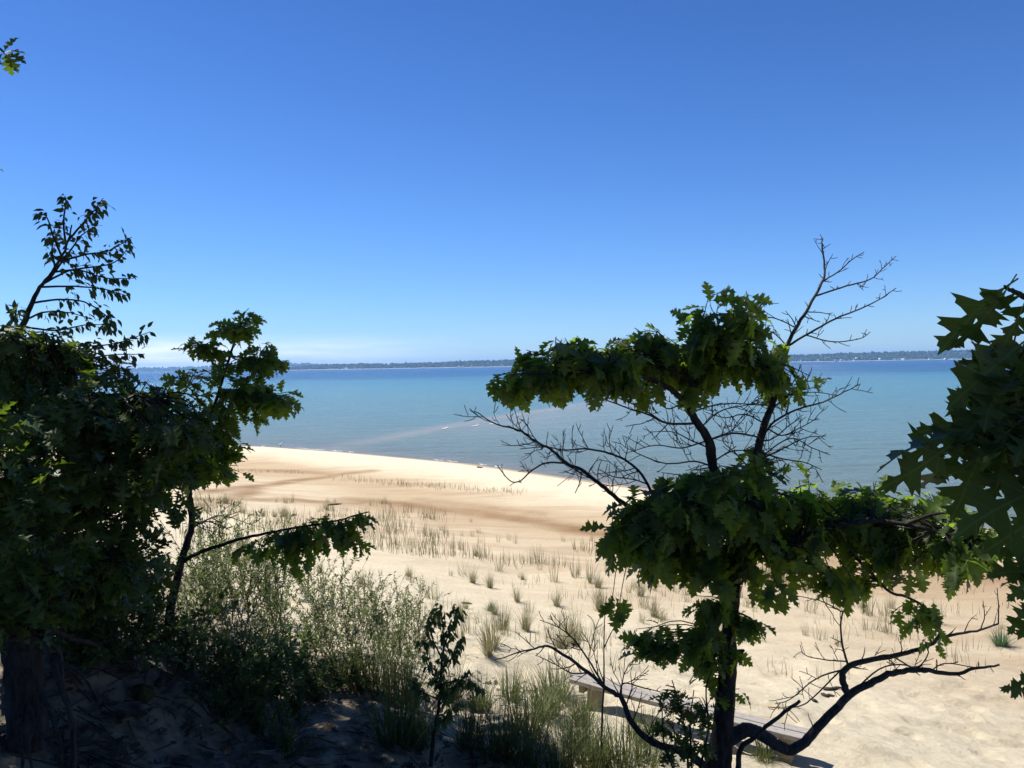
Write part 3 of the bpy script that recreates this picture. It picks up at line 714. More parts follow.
pxclump(f1, f1, [(240, 325, 22, 11), (246, 314, 12, 7), (215, 372, 14, 10), (262, 378, 16, 12), (228, 326, 12, 10), (250, 330, 12, 10), (198, 346, 22, 12), (210, 352, 14, 10), (185, 378, 20, 12), (200, 390, 10, 10), (190, 372, 12, 8), (258, 352, 18, 16), (250, 358, 20, 10), (285, 364, 12, 6), (268, 366, 12, 8), (255, 392, 34, 16), (275, 402, 24, 16), (240, 412, 28, 18), (290, 404, 12, 10), (222, 425, 18, 14), (228, 388, 10, 10)], YL, .22, 25, .115, OAK, A, nl=5)
o = f1.build('foliage', M['oak_leaf'], lo); o['label'] = 'airy top clusters of lobed leaves'
f1 = MB(); t1 = MB()
pxclump(f1, f1, [(190, 445, 36, 22), (205, 462, 30, 20), (228, 472, 18, 10), (180, 470, 26, 12), (235, 452, 10, 10), (165, 455, 20, 16), (215, 440, 24, 16)], YL, .3, 26, .12, OAK, A, nl=6)
o = f1.build('foliage', M['oak_leaf'], lo); o['label'] = 'dense dark leaf mass at the fork'
f1 = MB(); t1 = MB()
pxclump(f1, f1, [(262, 540, 18, 12), (280, 548, 20, 14), (300, 540, 22, 16), (318, 520, 14, 7), (330, 528, 20, 16), (352, 530, 18, 20), (366, 516, 12, 10), (345, 545, 12, 12), (285, 562, 10, 8), (308, 560, 10, 8), (320, 545, 14, 12)], YL - .3, .2, 16, .12, OAK, A, nl=5, down=.6)
o = f1.build('foliage', M['oak_leaf'], lo); o['label'] = 'drooping leaf spray at the end of the side branch'

# ------------------------------------------------------------------ big shading oak, trunk at the left edge
YT = 3.6
gb = at(22, 768, YT); gb = np.array([gb[0] - .1, gb[1], gz(gb[0] - .1, gb[1]) - .12])
bo = thing('oak_tree', gb, 'big oak with thick dark trunk and exposed roots, dense leaf mass filling one side', 'tree')
ATT = []
P = curve(np.array([gb, at(26, 745, YT), at(24, 690, YT), at(20, 640, YT), at(5, 560, YT), at(-40, 440, YT + .1), at(-110, 300, YT + .2), at(-200, 120, YT + .3), at(-260, -60, YT)]), 7, .006)
tr = MB(); tr.tube(P, np.interp(np.linspace(0, 1, len(P)), [0, .12, .25, .5, 1], [.13, .088, .082, .08, .06]), 14)
tr.build('trunk', M['bark'], bo); ATT.append(P)
for pts, w0, w1 in (([(45, 640), (62, 690), (72, 720), (74, 768), (78, 810)], 12, 9), ([(30, 660), (48, 700), (62, 745), (60, 800)], 9, 6), ([(20, 690), (32, 725), (52, 748), (70, 790)], 10, 6), ([(12, 700), (10, 730), (20, 760), (18, 800)], 9, 5), ([(35, 690), (38, 720), (28, 745), (36, 790)], 7, 4), ([(44, 650), (58, 662), (75, 668), (92, 690)], 7, 4)):
    limb('root', pts, YT - .25, YT - .35, w0 * .62, w1 * .62, bo, n=4)
limb('branch', [(28, 640), (46, 642), (60, 652), (63, 690)], YT, YT + .1, 6, 5, bo, 'bark_dead')
limb('branch', [(26, 640), (50, 632), (75, 640), (100, 645)], YT, YT + .4, 11, 5, bo)
B1 = [limb('branch', [(-2, 560), (40, 520), (90, 490), (140, 470), (180, 440)], YT, YT + 1.2, 9, 3, bo), limb('branch', [(-30, 460), (20, 420), (70, 400), (120, 395), (165, 400)], YT + .1, YT + .9, 8, 3, bo), limb('branch', [(-70, 380), (-20, 350), (30, 345), (70, 350)], YT + .2, YT + .7, 5, 2.5, bo), limb('branch', [(5, 590), (60, 570), (110, 575), (150, 585)], YT, YT + .9, 10, 3, bo)]
MASS = [(15, 350, 45, 28), (50, 352, 36, 24), (20, 400, 60, 45), (75, 385, 45, 32), (110, 405, 40, 32), (140, 395, 30, 20), (60, 440, 75, 45), (130, 440, 55, 45), (175, 425, 34, 26), (195, 440, 22, 30), (165, 470, 40, 28), (40, 500, 70, 45), (110, 500, 60, 40), (150, 520, 26, 22), (35, 560, 55, 36), (95, 560, 55, 36), (140, 560, 26, 26), (20, 605, 40, 22), (60, 600, 40, 16), (10, 520, 30, 40), (12, 580, 30, 30), (80, 585, 50, 26), (125, 590, 30, 18), (12, 440, 34, 36, -.95), (15, 500, 40, 40, -1.0), (22, 550, 40, 36, -1.0), (30, 595, 40, 22, -1.0), (14, 615, 26, 14, -1.0)]
f1 = MB(); t1 = MB(); A = np.concatenate(ATT)
pxclump(f1, t1, MASS, YT + .6, .55, 15, .125, OAKF, A, nl=6)
o = f1.build('foliage', M['oak_leaf_shade'], bo); o['label'] = 'dense low curtain of dark lobed leaves'; t1.build('twigs', M['bark'], o, base=gb)
# high crown, mostly above and beside the view; clumps placed to shade the foreground
f1 = MB(); t1 = MB()
CR = [(-7.0, 6.8, 9.3, 1.5), (-8.4, 9.2, 9.0, 1.8), (-6.2, 4.2, 9.6, 1.6), (-4.6, 2.4, 9.9, 1.5), (-3.3, 3.2, 10.2, 1.3), (-1.9, 4.6, 10.8, 1.3), (-3.2, 5.0, 10.9, 1.3), (-2.2, 2.0, 10.2, 1.4), (-1.2, 4.8, 10.9, .9), (-7.5, 7.8, 7.4, 1.2), (-9.8, 11.2, 9.0, 1.7), (-5.2, -.5, 9.6, 1.8), (-1.6, -1.0, 10.0, 1.8), (.4, 1.6, 10.2, 1.4), (-2.7, 6.6, 11.2, 1.0), (-1.5, 6.2, 11.1, .95), (-4.7, 8.2, 11.2, .9), (-3.9, 7.4, 11.2, .9), (-3.6, 5.8, 10.4, 1.0), (-3.4, 6.8, 11.2, 1.1), (-6.3, 8.2, 10.6, 1.0), (-5.0, 6.9, 10.9, 1.1), (-6.6, 5.6, 8.0, 1.2), (-5.0, 4.4, 8.8, 1.1), (-8.2, 8.6, 7.0, 1.3), (-9.2, 10.2, 7.4, 1.3)]
top = P[-1] * 0 + ATT[0][-1]
for (x, y, z, r_) in CR:
    c = np.array([x, y, z]); lb = curve([ATT[0][-8], (ATT[0][-8] + c) / 2 + np.array([0, 0, .5]), c], 6, .02)
    mb = MB(); mb.tube(lb, seg_r(lb, .07, .02), 6); mb.build('branch', M['bark'], bo)
    for q in range(int(29 * r_ * r_)):
        u = nrm(rvec()) * rnd.random() ** .4; p = c + u * np.array([r_, r_, r_ * .6])
        qv = p - CAM; zf = qv @ f_
        if zf > .3 and 512 + F * (qv @ rv) / zf > -.75 * F / zf and 384 - F * (qv @ uv) / zf > -.75 * F / zf: continue
        a = lb[rnd.randrange(len(lb) // 2, len(lb))]
        t1.tube(np.array([a, (a + p) / 2 + rvec() * .1, p]), [.012, .007, .003], 4, False)
        for e in range(4):
            rosette(f1, t1, p + rvec() * .22, nrm(p - c), .21, OAK, 6, .4)
# shoot tip that hangs into the upper corner of the view
tip = at(4, 52, 3.2)
lb = curve([np.array([-3.3, 3.2, 9.4]), at(-60, -40, 3.2), at(-20, 30, 3.2), tip], 5)
mb = MB(); mb.tube(lb, seg_r(lb, .02, .004), 5); mb.build('branch', M['bark'], bo)
for (dx, dz) in ((1, -.35), (.9, .1), (.6, -.8), (.2, -1), (-.5, -.6), (-.8, .2), (.3, .5)):
    leaf(f1, tip + np.array([dx, 0, dz]) * .012, np.array([dx, rnd.uniform(-.4, .4), dz]), np.array([.1, -.7, .7]), .085, OAK, .5)
o = f1.build('foliage', M['oak_leaf_shade'], bo); o['label'] = 'high spreading crown, one leafy tip hanging into the sky corner'; t1.build('twigs', M['bark'], o, base=gb)

# two unseen oaks added behind the viewer so their crowns block sky light
for (x, y, hh_, lab) in ((1.8, -4.0, 6.5, 'unseen tall oak added behind the near oak with large leaves to block sky light'), (-5.2, -3.6, 6.5, 'unseen tall oak added behind the big oak with exposed roots to block sky light')):
    b_ = np.array([x, y, gz(x, y) - .1]); wt_ = thing('oak_tree', b_, lab, 'tree', 'unseen oaks added to block sky light'); ATT = []
    P = curve(np.array([b_, b_ + [.1, 0, 2], b_ + [0, .15, 4.2], b_ + [.2, .1, hh_]]), 6, .01); tr = MB(); tr.tube(P, seg_r(P, .2, .07), 10); tr.build('trunk', M['bark'], wt_)
    f1 = MB(); t1 = MB()
    for q in range(9):
        u = nrm(rvec()) * rnd.random() ** .5; c = P[-1] + u * np.array([3.0, 2.2, 1.6])
        lb = curve([P[-6], (P[-6] + c) / 2 + np.array([0, 0, .4]), c], 5, .02); mb = MB(); mb.tube(lb, seg_r(lb, .06, .02), 6); mb.build('branch', M['bark'], wt_)
        for e in range(60): rosette(f1, t1, c + nrm(rvec()) * rnd.random() ** .4 * np.array([1.5, 1.3, 1.0]), rvec(), .30, OAK, 6, .4)
    f1.build('foliage', M['oak_leaf_shade'], wt_)

# ------------------------------------------------------------------ black cherry above the left mass
YC = 5.0
gc = at(-40, 640, YC); gc = np.array([gc[0], gc[1], gz(gc[0], gc[1]) - .03])
ch = thing('cherry_tree', gc, 'small-leaved cherry with thin arching shoots standing against open sky', 'tree')
ATT = []
P = np.vstack([[gc], pxcurve([(-30, 560), (-5, 440), (10, 360), (25, 320), (37, 292), (52, 272), (67, 245), (72, 225)], YC, YC, 5, .002)])
tr = MB(); tr.tube(P, np.interp(np.linspace(0, 1, len(P)), [0, .35, .6, 1], [.035, .022, .012, .004]), 8); tr.build('trunk', M['bark'], ch); ATT.append(P)
shoots = [[(67, 245), (64, 225), (66, 202), (65, 196)], [(70, 240), (85, 222), (95, 210), (103, 198)], [(60, 256), (52, 235), (47, 218), (40, 213)], [(55, 268), (52, 250), (56, 232)], [(58, 262), (85, 255), (110, 250), (132, 237)], [(52, 272), (85, 268), (115, 262), (130, 245)], [(45, 284), (75, 270), (105, 278), (134, 278)], [(40, 290), (75, 288), (105, 290), (128, 296)], [(33, 305), (60, 301), (85, 303), (108, 318), (110, 332)], [(25, 320), (45, 312), (70, 313), (88, 318)], [(22, 326), (55, 330), (85, 325), (110, 325)], [(15, 345), (60, 348), (110, 345), (150, 332)], [(12, 350), (70, 360), (110, 355), (145, 354)], [(18, 330), (15, 315), (18, 303)], [(10, 355), (60, 372), (100, 372), (128, 370)], [(48, 280), (70, 250), (82, 235), (98, 225)]]
f1 = MB()
for s_ in shoots:
    d_ = rnd.uniform(-.45, .45)
    P = limb('branch', s_, YC, YC + d_, 2.6, .8, ch, n=6)
    L_ = np.linalg.norm(np.diff(P, axis=0), axis=1).sum()
    for q in range(int(L_ * 88)):
        t = .22 + .78 * rnd.random(); i = min(len(P) - 2, int(t * (len(P) - 1)))
        d0 = nrm(P[i + 1] - P[i]); pr = rvec(); pr -= d0 * (pr @ d0)
        b = P[i] + (P[i + 1] - P[i]) * rnd.random() + nrm(pr) * rnd.random() ** 1.5 * .05
        leaf(f1, b, nrm(d0 * .5 + nrm(pr) * .8 + np.array([0, 0, -rnd.uniform(.2, 1.3)])), np.array([0, 0, 1.]) + rvec() * .6, rnd.uniform(.04, .066), OVATE, .5)
f1.build('foliage', M['cherry_leaf'], ch)

# ------------------------------------------------------------------ near oak beyond the right edge
YR = 2.15
gr_ = np.array([2.55, 2.2, 0]); gr_[2] = gz(2.55, 2.2) - .1
ro = thing('oak_tree', gr_, 'near oak reaching in with very large leaves beside the open water', 'tree')
ATT = []
P = curve(np.array([gr_, gr_ + [0, .05, 1.0], gr_ + [-.1, .05, 2.0], gr_ + [.05, 0, 3.0], gr_ + [.1, .1, 4.2]]), 6, .004)
tr = MB(); tr.tube(P, seg_r(P, .13, .05), 12); tr.build('trunk', M['bark'], ro); ATT.append(P)
def rb(pts, w0=6, w1=2): return limb('branch', [(1290, pts[0][1] + 60)] + pts, 2.25, YR, w0 * 2, w1, ro)
rb([(1150, 330), (1060, 318), (1024, 296), (1010, 290), (1004, 287)], 6, 2.5); rb([(1150, 420), (1060, 400), (1015, 380), (985, 385)], 7, 3); rb([(1150, 480), (1060, 470), (1000, 445), (955, 432)], 7, 3); rb([(1150, 520), (1060, 505), (1030, 495)], 6, 3); rb([(1150, 600), (1060, 590), (1022, 575)], 5, 2.5); rb([(1150, 690), (1060, 690), (1030, 682)], 5, 2.5)
f1 = MB(); t1 = MB()
EX = [((1004, 288), (944, 332), (.3, -.5, .8)), ((1006, 290), (962, 352), (.5, -.7, .5)), ((1012, 330), (975, 385), (-.4, -.8, .4)), ((1018, 318), (990, 380), (.2, -.9, .3)), ((1020, 345), (955, 398), (.2, -.5, .8)), ((1024, 380), (948, 395), (0, -.5, .9)), ((1015, 385), (960, 432), (0, -.7, .7)), ((1005, 395), (970, 445), (.4, -.8, .4)),
      ((955, 432), (872, 452), (0, -.45, .9)), ((962, 434), (902, 492), (.5, -.8, .3)), ((968, 438), (930, 505), (.3, -.9, .2)), ((985, 442), (955, 520), (-.2, -.9, .3)), ((1000, 445), (975, 510), (.3, -.9, .3)), ((975, 430), (905, 440), (0, -.3, .95)), ((990, 425), (930, 415), (0, -.4, .9)), ((1010, 430), (965, 470), (0, -.8, .5)), ((1020, 440), (1000, 500), (0, -.9, .3)),
      ((1060, 487), (966, 500), (0, -.55, .85)), ((1060, 505), (990, 545), (.2, -.7, .6)), ((1040, 500), (1010, 560), (-.2, -.9, .3)), ((1040, 420), (1000, 470), (0, -.9, .4)), ((1035, 350), (1000, 420), (.1, -.9, .4)), ((1045, 390), (1005, 450), (.1, -.9, .4)), ((1030, 560), (988, 572), (.0, -.6, .8)), ((1035, 572), (1012, 600), (.2, -.9, .3)), ((1030, 600), (1012, 632), (-.2, -.9, .3)), ((1045, 575), (1000, 560), (.1, -.5, .9)), ((1040, 672), (1008, 694), (.4, -.7, .5)), ((1035, 690), (1016, 690), (.2, -.9, .3)), ((1020, 366), (966, 350), (0, -.5, .8)), ((1000, 470), (940, 470), (.1, -.6, .8))]
for (a, b, nn) in EX:
    d1 = YR + rnd.uniform(-.12, .12); p0 = at(*a, d1); p1 = at(*b, d1 + rnd.uniform(-.06, .06))
    leaf(f1, p0, p1 - p0, np.array(nn) + rvec() * .1, np.linalg.norm(p1 - p0) * 1.12, OAKF, rnd.uniform(.3, .9), rnd.uniform(.15, .4), rnd.uniform(.72, .9))
pxclump(f1, t1, [(1015, 405, 30, 40), (1000, 440, 35, 22), (1020, 345, 16, 25), (1040, 470, 34, 30), (1060, 400, 40, 60), (1060, 560, 34, 24)], YR, .13, 3.4, .15, OAKF, np.concatenate(ATT[1:]), nl=5)
# rest of its crown, out of view, with clumps added to shade its leaves
for (x, y, z, r_) in ((2.9, 1.8, 7.6, .9), (3.4, 2.6, 6.9, .9), (3.3, 1.6, 6.2, .8), (2.7, 1.2, 8.4, .8), (.75, 2.6, 8.3, .75), (1.1, 2.4, 7.9, .6), (.2, 2.9, 8.5, .8), (.45, 2.6, 8.1, .5), (.0, 2.5, 8.5, .7)):
    clump(f1, t1, np.array([x, y, z]), np.array([r_, r_, r_ * .6]), 44, .17, OAK, ATT[0][8:], nl=7, twr=.008)
o = f1.build('foliage', M['oak_leaf_shade'], ro); t1.build('twigs', M['bark'], o, base=gr_)

# ------------------------------------------------------------------ slim sapling in the bottom middle
gs = onground(431, 767)
sp = thing('cherry_sapling', gs, 'slim young sapling with a single dark stem and drooping narrow leaves on the shaded sand', 'sapling')
YS = gs[1]; ATT = []
P = limb('stem', [(431, 767), (434, 735), (440, 700), (441, 670), (444, 640), (440, 605)], YS, YS, 5, 1.2, sp, n=6)
f1 = MB()
bl = [P[8:]]
for s_ in ([(440, 705), (452, 690), (470, 672)], [(441, 690), (430, 665), (424, 640)], [(441, 672), (455, 655), (462, 640)], [(442, 660), (430, 630), (436, 612)], [(443, 645), (452, 625), (458, 608)], [(440, 700), (420, 690), (412, 676)], [(441, 684), (462, 680), (480, 690)], [(436, 728), (446, 716), (460, 702)]):
    bl.append(limb('branch', s_, YS, YS + rnd.uniform(-.2, .2), 2, .8, sp, n=6))
for P in bl:
    for q in range(int(np.linalg.norm(np.diff(P, axis=0), axis=1).sum() * 200)):
        i = rnd.randrange(len(P) // 4, len(P)); 
        leaf(f1, P[i] + rvec() * .015, np.array([rnd.gauss(0, .6), rnd.gauss(0, .6), -rnd.uniform(.1, 1.1)]), np.array([0, 0, 1.]) + rvec() * .5, rnd.uniform(.04, .072), OVATE, .6, .3, .8)
f1.build('foliage', M['shrub_leaf'], sp)

# bare thin stem in front of the bench
gs = onground(601, 764)
bs = thing('bare_stem', gs, 'single thin leafless stem standing upright in grass before the bench', 'stem'); ATT = []
P = limb('stem', [(601, 764), (602, 720), (604, 680), (604, 640), (606, 596)], gs[1], gs[1], 3, .8, bs)
limb('twig', [(604, 650), (612, 632), (620, 622)], gs[1], gs[1], 1.4, .7, bs); limb('twig', [(603, 690), (592, 672), (588, 660)], gs[1], gs[1] - .1, 1.4, .7, bs)

# ------------------------------------------------------------------ shrubs
def shrub_mesh(nst, h, spread, nleaf, L, T, wid, lean=.0, r0_=.006, subs=4):
    """returns (stems MB, leaves MB), base at the origin"""
    st = MB(); lf = MB()
    for i in range(nst):
        a = rnd.random() * 6.283; tilt = abs(rnd.gauss(0, spread)) + .03
        hh = h * rnd.uniform(.6, 1.05)
        d = np.array([math.cos(a) * math.sin(tilt) + lean, math.sin(a) * math.sin(tilt), math.cos(tilt)])
        p = np.array([rnd.gauss(0, .05), rnd.gauss(0, .05), -.04]); pts = [p]
        for s_ in range(6):
            d = nrm(d + rvec() * .09); p = p + d * hh / 6; pts.append(p)
        pts = np.array(pts); st.tube(pts, np.linspace(r0_, .0018, 7), 4, False)
        lines = [pts]
        for b in range(subs):
            j = rnd.randrange(1, 6); d2 = nrm(nrm(pts[j + 1] - pts[j]) + nrm(rvec()) * .7 + np.array([0, 0, .2])); q = pts[j]; l2 = [q]
            for s_ in range(3): d2 = nrm(d2 + rvec() * .12); q = q + d2 * hh * .11; l2.append(q)
            l2 = np.array(l2); st.tube(l2, np.linspace(r0_ * .5, .0015, 4), 3, False); lines.append(l2)
        for q in range(nleaf):
            P = lines[rnd.randrange(len(lines))]; t = .25 + .75 * rnd.random() if P is pts else rnd.random(); x = t * (len(P) - 1); j = min(len(P) - 2, int(x))
            b = P[j] + (P[j + 1] - P[j]) * (x - j); d0 = nrm(P[j + 1] - P[j])
            leaf(lf, b, nrm(d0 * .7 + nrm(rvec()) * .9), np.array([0, 0, 1.]) + rvec() * .7, L * rnd.uniform(.6, 1.15), T, .3, .2, wid)
    return st, lf
def copy_tree(o):
    c = o.copy(); COL.objects.link(c)
    for ch_ in o.children:
        d = ch_.copy(); COL.objects.link(d); d.parent = c
        for g_ in ch_.children:
            e = g_.copy(); COL.objects.link(e); e.parent = d
    return c
def shrub_proto(name, st, lf, lm):
    o = thing(name, (0, 0, 0), 'x', 'shrub'); st.build('stems', M['stem'], o); lf.build('foliage', M[lm], o); return o
wp = [shrub_proto('willow_shrub', *shrub_mesh(12, 1.0, .34, 120, .05, NARROW, 1.15, 0, .0042, 5), 'willow_leaf') for _ in range(4)]
bp_ = [shrub_proto('leafy_shrub', *shrub_mesh(13, 1.0, .55, 210, .052, BUSHL, 1.1, 0, .006, 7), 'shrub_leaf') for _ in range(3)]
used = set()
def place(protos, i, px, py, toppy, rot, label, group, wfac=1.0, Yd=None):
    p = onground(px, py)
    hgt = (py - toppy) * p[1] / F
    pr = protos[i % len(protos)]
    o = pr if pr not in used else copy_tree(pr); used.add(pr)
    o.location = tuple(p); o.scale = (hgt * wfac, hgt * wfac, hgt); o.rotation_euler = (0, 0, rot)
    tag(o, label, 'shrub', group); return o
WS = [(212, 605, 500, 'tallest pale willow shrub, just behind the long drooping oak branch'), (238, 622, 508, 'airy willow shrub under the root of the drooping oak branch'), (262, 640, 530, None), (300, 640, 545, None), (288, 662, 560, None), (322, 658, 562, None), (352, 655, 572, None), (335, 680, 590, None), (378, 655, 578, 'willow shrub with feathery upright tips at the open end of the thicket'), (392, 676, 588, 'willow shrub next to the slim sapling, its thin tips over bright sand'), (362, 690, 605, None), (408, 690, 618, None), (205, 640, 548, None), (236, 660, 570, None), (310, 600, 545, None), (418, 640, 585, None), (225, 632, 540, None), (275, 622, 535, None), (315, 635, 560, None), (345, 635, 565, None), (370, 632, 575, None), (250, 685, 600, None), (285, 690, 620, None), (330, 655, 585, None), (398, 652, 596, None), (190, 625, 530, None)]
WS = [w_ for i_, w_ in enumerate(WS) if i_ not in (3, 7, 13, 18, 19, 22)]
for i, (px, py, tp, lab) in enumerate(WS):
    place(wp, i, px, py, tp, rnd.random() * 6, lab or 'pale feathery willow shrub within the crowded thicket on the lit slope', 'pale willow shrubs on the slope', rnd.uniform(.9, 1.15))
BS = [(95, 655, 560, 'dark leafy shrub at the crest beside the thick trunk'), (135, 665, 560, 'dark leafy shrub on the crest under the low oak leaves'), (178, 675, 610, 'dark leafy shrub around the foot of the slender oak sapling'), (215, 692, 625, 'dark leafy shrub left of the grassy hollow, below the pale willows'), (255, 694, 640, 'dark leafy shrub at the edge between shade and willows'), (300, 690, 630, 'low dark shrub merging into tall grass at the thicket foot'), (262, 735, 680, 'small round dark shrub on the shaded slope'), (60, 640, 575, 'dark leafy shrub right behind the exposed roots'), (285, 760, 715, 'lowest small dark shrub, on shaded sand at the slope foot'), (230, 705, 640, 'dark shrub hanging over the eroded sandy cut'), (335, 690, 645, 'low dark shrub behind the shaded sand patch'), (115, 645, 545, 'dark leafy shrub just behind the crest, its top lost in the oak leaves'), (155, 655, 590, 'dark leafy shrub close on the left of the slender oak sapling'), (198, 670, 612, 'dark leafy shrub just right of the slender oak sapling'), (238, 680, 625, 'dark leafy shrub in front of the airy willow shrubs'), (275, 688, 630, 'dark leafy shrub filling the gap ahead of the willows'), (248, 718, 668, 'low dark shrub at the lip of the eroded cut'), (296, 722, 676, 'low dark shrub against the shaded sand hollow'), (318, 706, 655, 'low dark shrub joining the tall grass of the hollow'), (225, 722, 672, 'low dark shrub on the upper side of the eroded cut'), (278, 702, 640, 'dark shrub spilling down from the thicket onto the slope'), (82, 668, 600, 'dark shrub beside the hanging dead branch at the big trunk')]
for i, (px, py, tp, lab) in enumerate(BS):
    place(bp_, i, px, py, tp, rnd.random() * 6, lab, 'dark leafy shrubs in the shade', rnd.uniform(.95, 1.25))

# ------------------------------------------------------------------ beach grass
def tuft_mesh(nb, h, spread, w_, rbase=.06, seed_heads=0):
    mb = MB()
    for i in range(nb):
        a = rnd.random() * 6.283; L = h * rnd.uniform(.45, 1.1); out = abs(rnd.gauss(0, spread)); r_ = rbase * math.sqrt(rnd.random())
        a2 = a + rnd.gauss(0, .7)
        p = np.array([math.cos(a) * r_, math.sin(a) * r_, -.03]); d = nrm(np.array([math.cos(a2) * out * .6, math.sin(a2) * out * .6, 1.0]))
        bend = np.array([math.cos(a2), math.sin(a2), 0]) * out * rnd.uniform(.1, .45) + np.array([0, 0, -.12 * out]); sd = nrm(np.array([-math.sin(a2 + rnd.gauss(0, .8)), math.cos(a2), 0]))
        V = []; ns = 5
        for k_ in range(ns):
            ww = w_ * (1 - (k_ / (ns - 1)) ** 1.6) * rnd.uniform(.9, 1.1) + .0008
            V += [p - sd * ww, p + sd * ww]; d = nrm(d + bend * (k_ + 1) * .33); p = p + d * L / (ns - 1)
        Fc = [(2 * q, 2 * q + 1, 2 * q + 3, 2 * q + 2) for q in range(ns - 1)]
        mb.add(np.array(V), Fc, np.zeros((len(V), 3)), rnd.random() ** 1.2)
    return mb
def gproto(n_, fn, mat): return [fn().build('grass_tuft', M[mat], smooth=False) for _ in range(n_)]
G = {'thin': gproto(5, lambda: tuft_mesh(rnd.randrange(16, 34), 1.0, .34, .0062, .20), 'grass'),
     'tuft': gproto(5, lambda: tuft_mesh(rnd.randrange(110, 150), 1.0, .70, .0058, .15), 'grass'),
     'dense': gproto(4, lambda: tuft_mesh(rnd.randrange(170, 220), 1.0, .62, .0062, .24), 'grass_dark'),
     'green': gproto(1, lambda: tuft_mesh(150, 1.0, .8, .012, .18), 'green_tuft')}
gused = set()
def grass(kind, p, hgt, label, group, wf=1.0):
    pr = G[kind][rnd.randrange(len(G[kind]))]
    if kind in ('green',): pr = G[kind][0]
    free = [q for q in G[kind] if q not in gused]
    if free: o = free[0]; gused.add(o)
    else: o = pr.copy(); COL.objects.link(o)
    o.location = tuple(p); o.scale = (hgt * wf, hgt * wf, hgt); o.rotation_euler = (rnd.uniform(-.08, .08), rnd.uniform(-.08, .08), rnd.random() * 6.28)
    tag(o, label, 'grass', group); return o
def pxgrass(kind, px, py, tp, label, group, wf=1.0):
    p = onground(px, py); return grass(kind, p, (py - tp) * p[1] / F, label, group, wf)
NAMED = [('tuft', 526, 630, 600, 'large grass tuft above a dark scarp on bright sand, nearest the bare twigs'), ('tuft', 600, 610, 580, 'bushy round grass tuft on open sand left of the oak crown'), ('tuft', 654, 617, 590, 'spreading grass tuft under the lower leaf tier of the oak'), ('tuft', 473, 583, 562, 'lone upright grass tuft at the edge of the willow thicket'), ('tuft', 488, 656, 622, 'grass tuft on bright sand just above the shadow edge'), ('green', 1001, 646, 622, 'blue-green bushy tuft beside the tips of the low bare limb'), ('green', 491, 611, 598, 'small squat grey-green plant on bare sand'),
         ('tuft', 517, 602, 582, 'medium grass tuft behind the scarp tuft'), ('tuft', 557, 606, 583, 'narrow grass tuft between two larger sand tufts'), ('tuft', 490, 588, 568, 'small tuft midway between thicket and open sand')]
for k_, px, py, tp, lab in NAMED: pxgrass(k_, px, py, tp, lab, 'grass tufts standing on the open sand', .85 if k_ != 'green' else 1.1)
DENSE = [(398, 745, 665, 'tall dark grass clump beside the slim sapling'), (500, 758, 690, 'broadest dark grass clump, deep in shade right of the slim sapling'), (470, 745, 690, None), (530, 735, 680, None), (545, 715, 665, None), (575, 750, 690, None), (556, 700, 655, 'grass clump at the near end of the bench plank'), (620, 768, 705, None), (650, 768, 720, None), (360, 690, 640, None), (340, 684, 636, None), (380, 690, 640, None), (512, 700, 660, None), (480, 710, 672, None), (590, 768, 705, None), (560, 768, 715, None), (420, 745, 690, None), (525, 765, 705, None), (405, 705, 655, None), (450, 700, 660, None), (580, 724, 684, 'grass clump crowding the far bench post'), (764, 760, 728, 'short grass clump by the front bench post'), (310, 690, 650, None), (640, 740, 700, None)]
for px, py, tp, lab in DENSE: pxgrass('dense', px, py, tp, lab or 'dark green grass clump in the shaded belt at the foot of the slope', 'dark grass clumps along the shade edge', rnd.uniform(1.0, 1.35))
# countable wispy tufts over the sand and the grassy band
cnt = 0; tries = 0
GL = 'wispy pale grass tuft scattered among its many likenesses over the sand'
while cnt < 215 and tries < 9000:
    tries += 1
    px = rnd.uniform(185, 1022); py = 502 + 150 * rnd.random() ** 1.9
    if py > 650: continue
    p = onground(px, py); d = float(shore_d(np.array(p[0]), np.array(p[1])))
    n_ = float(fbm(np.array(p[0] / 2.2), np.array(p[1] / 1.6), 3, 71))
    if not (12.2 < d < 24.6): continue
    if n_ < .03 + (.06 if d > 20 else 0): continue
    h_ = rnd.uniform(.14, .36) + .3 * rnd.random() ** 2 * (1 if d > 14 else .8)
    grass('tuft' if rnd.random() < .22 and d > 17 else 'thin', p, h_, GL, 'wispy grass tufts across the beach', rnd.uniform(.8, 1.3)); cnt += 1
# what nobody could count: blades of the band and the far wrack line
mb = MB()
def blades(p, n_, h_, sp, w_):
    for i in range(n_):
        x, y = p[0] + rnd.gauss(0, sp), p[1] + rnd.gauss(0, sp); z = gz(x, y) - .02
        L = h_ * rnd.uniform(.4, 1.15); a = rnd.random() * 6.28; le = rnd.uniform(0, .35); b = np.array([x, y, z]); t = b + np.array([math.cos(a) * le * L, math.sin(a) * le * L, L]); m_ = (b + t) / 2 + np.array([0, 0, .08 * L]); s_ = np.array([w_, rnd.uniform(-w_, w_), 0])
        mb.add(np.array([b - s_, b + s_, m_ - s_ * .7, m_ + s_ * .7, t]), [(0, 1, 3, 2), (2, 3, 4)], np.zeros((5, 3)), rnd.random())
for px in np.arange(338, 520, 2.6):
    py = np.interp(px, [338, 420, 520], [479, 486, 493.5]) + rnd.uniform(-1.2, 1.2)
    if rnd.random() < .85: blades(onground(px, py), rnd.randrange(2, 11), rnd.uniform(.14, .36), .3, .007)
for px in np.arange(205, 300, 4):
    if rnd.random() < .6: blades(onground(px, np.interp(px, [205, 300], [470, 474]) + rnd.uniform(-1, 1)), 4, .25, .2, .011)
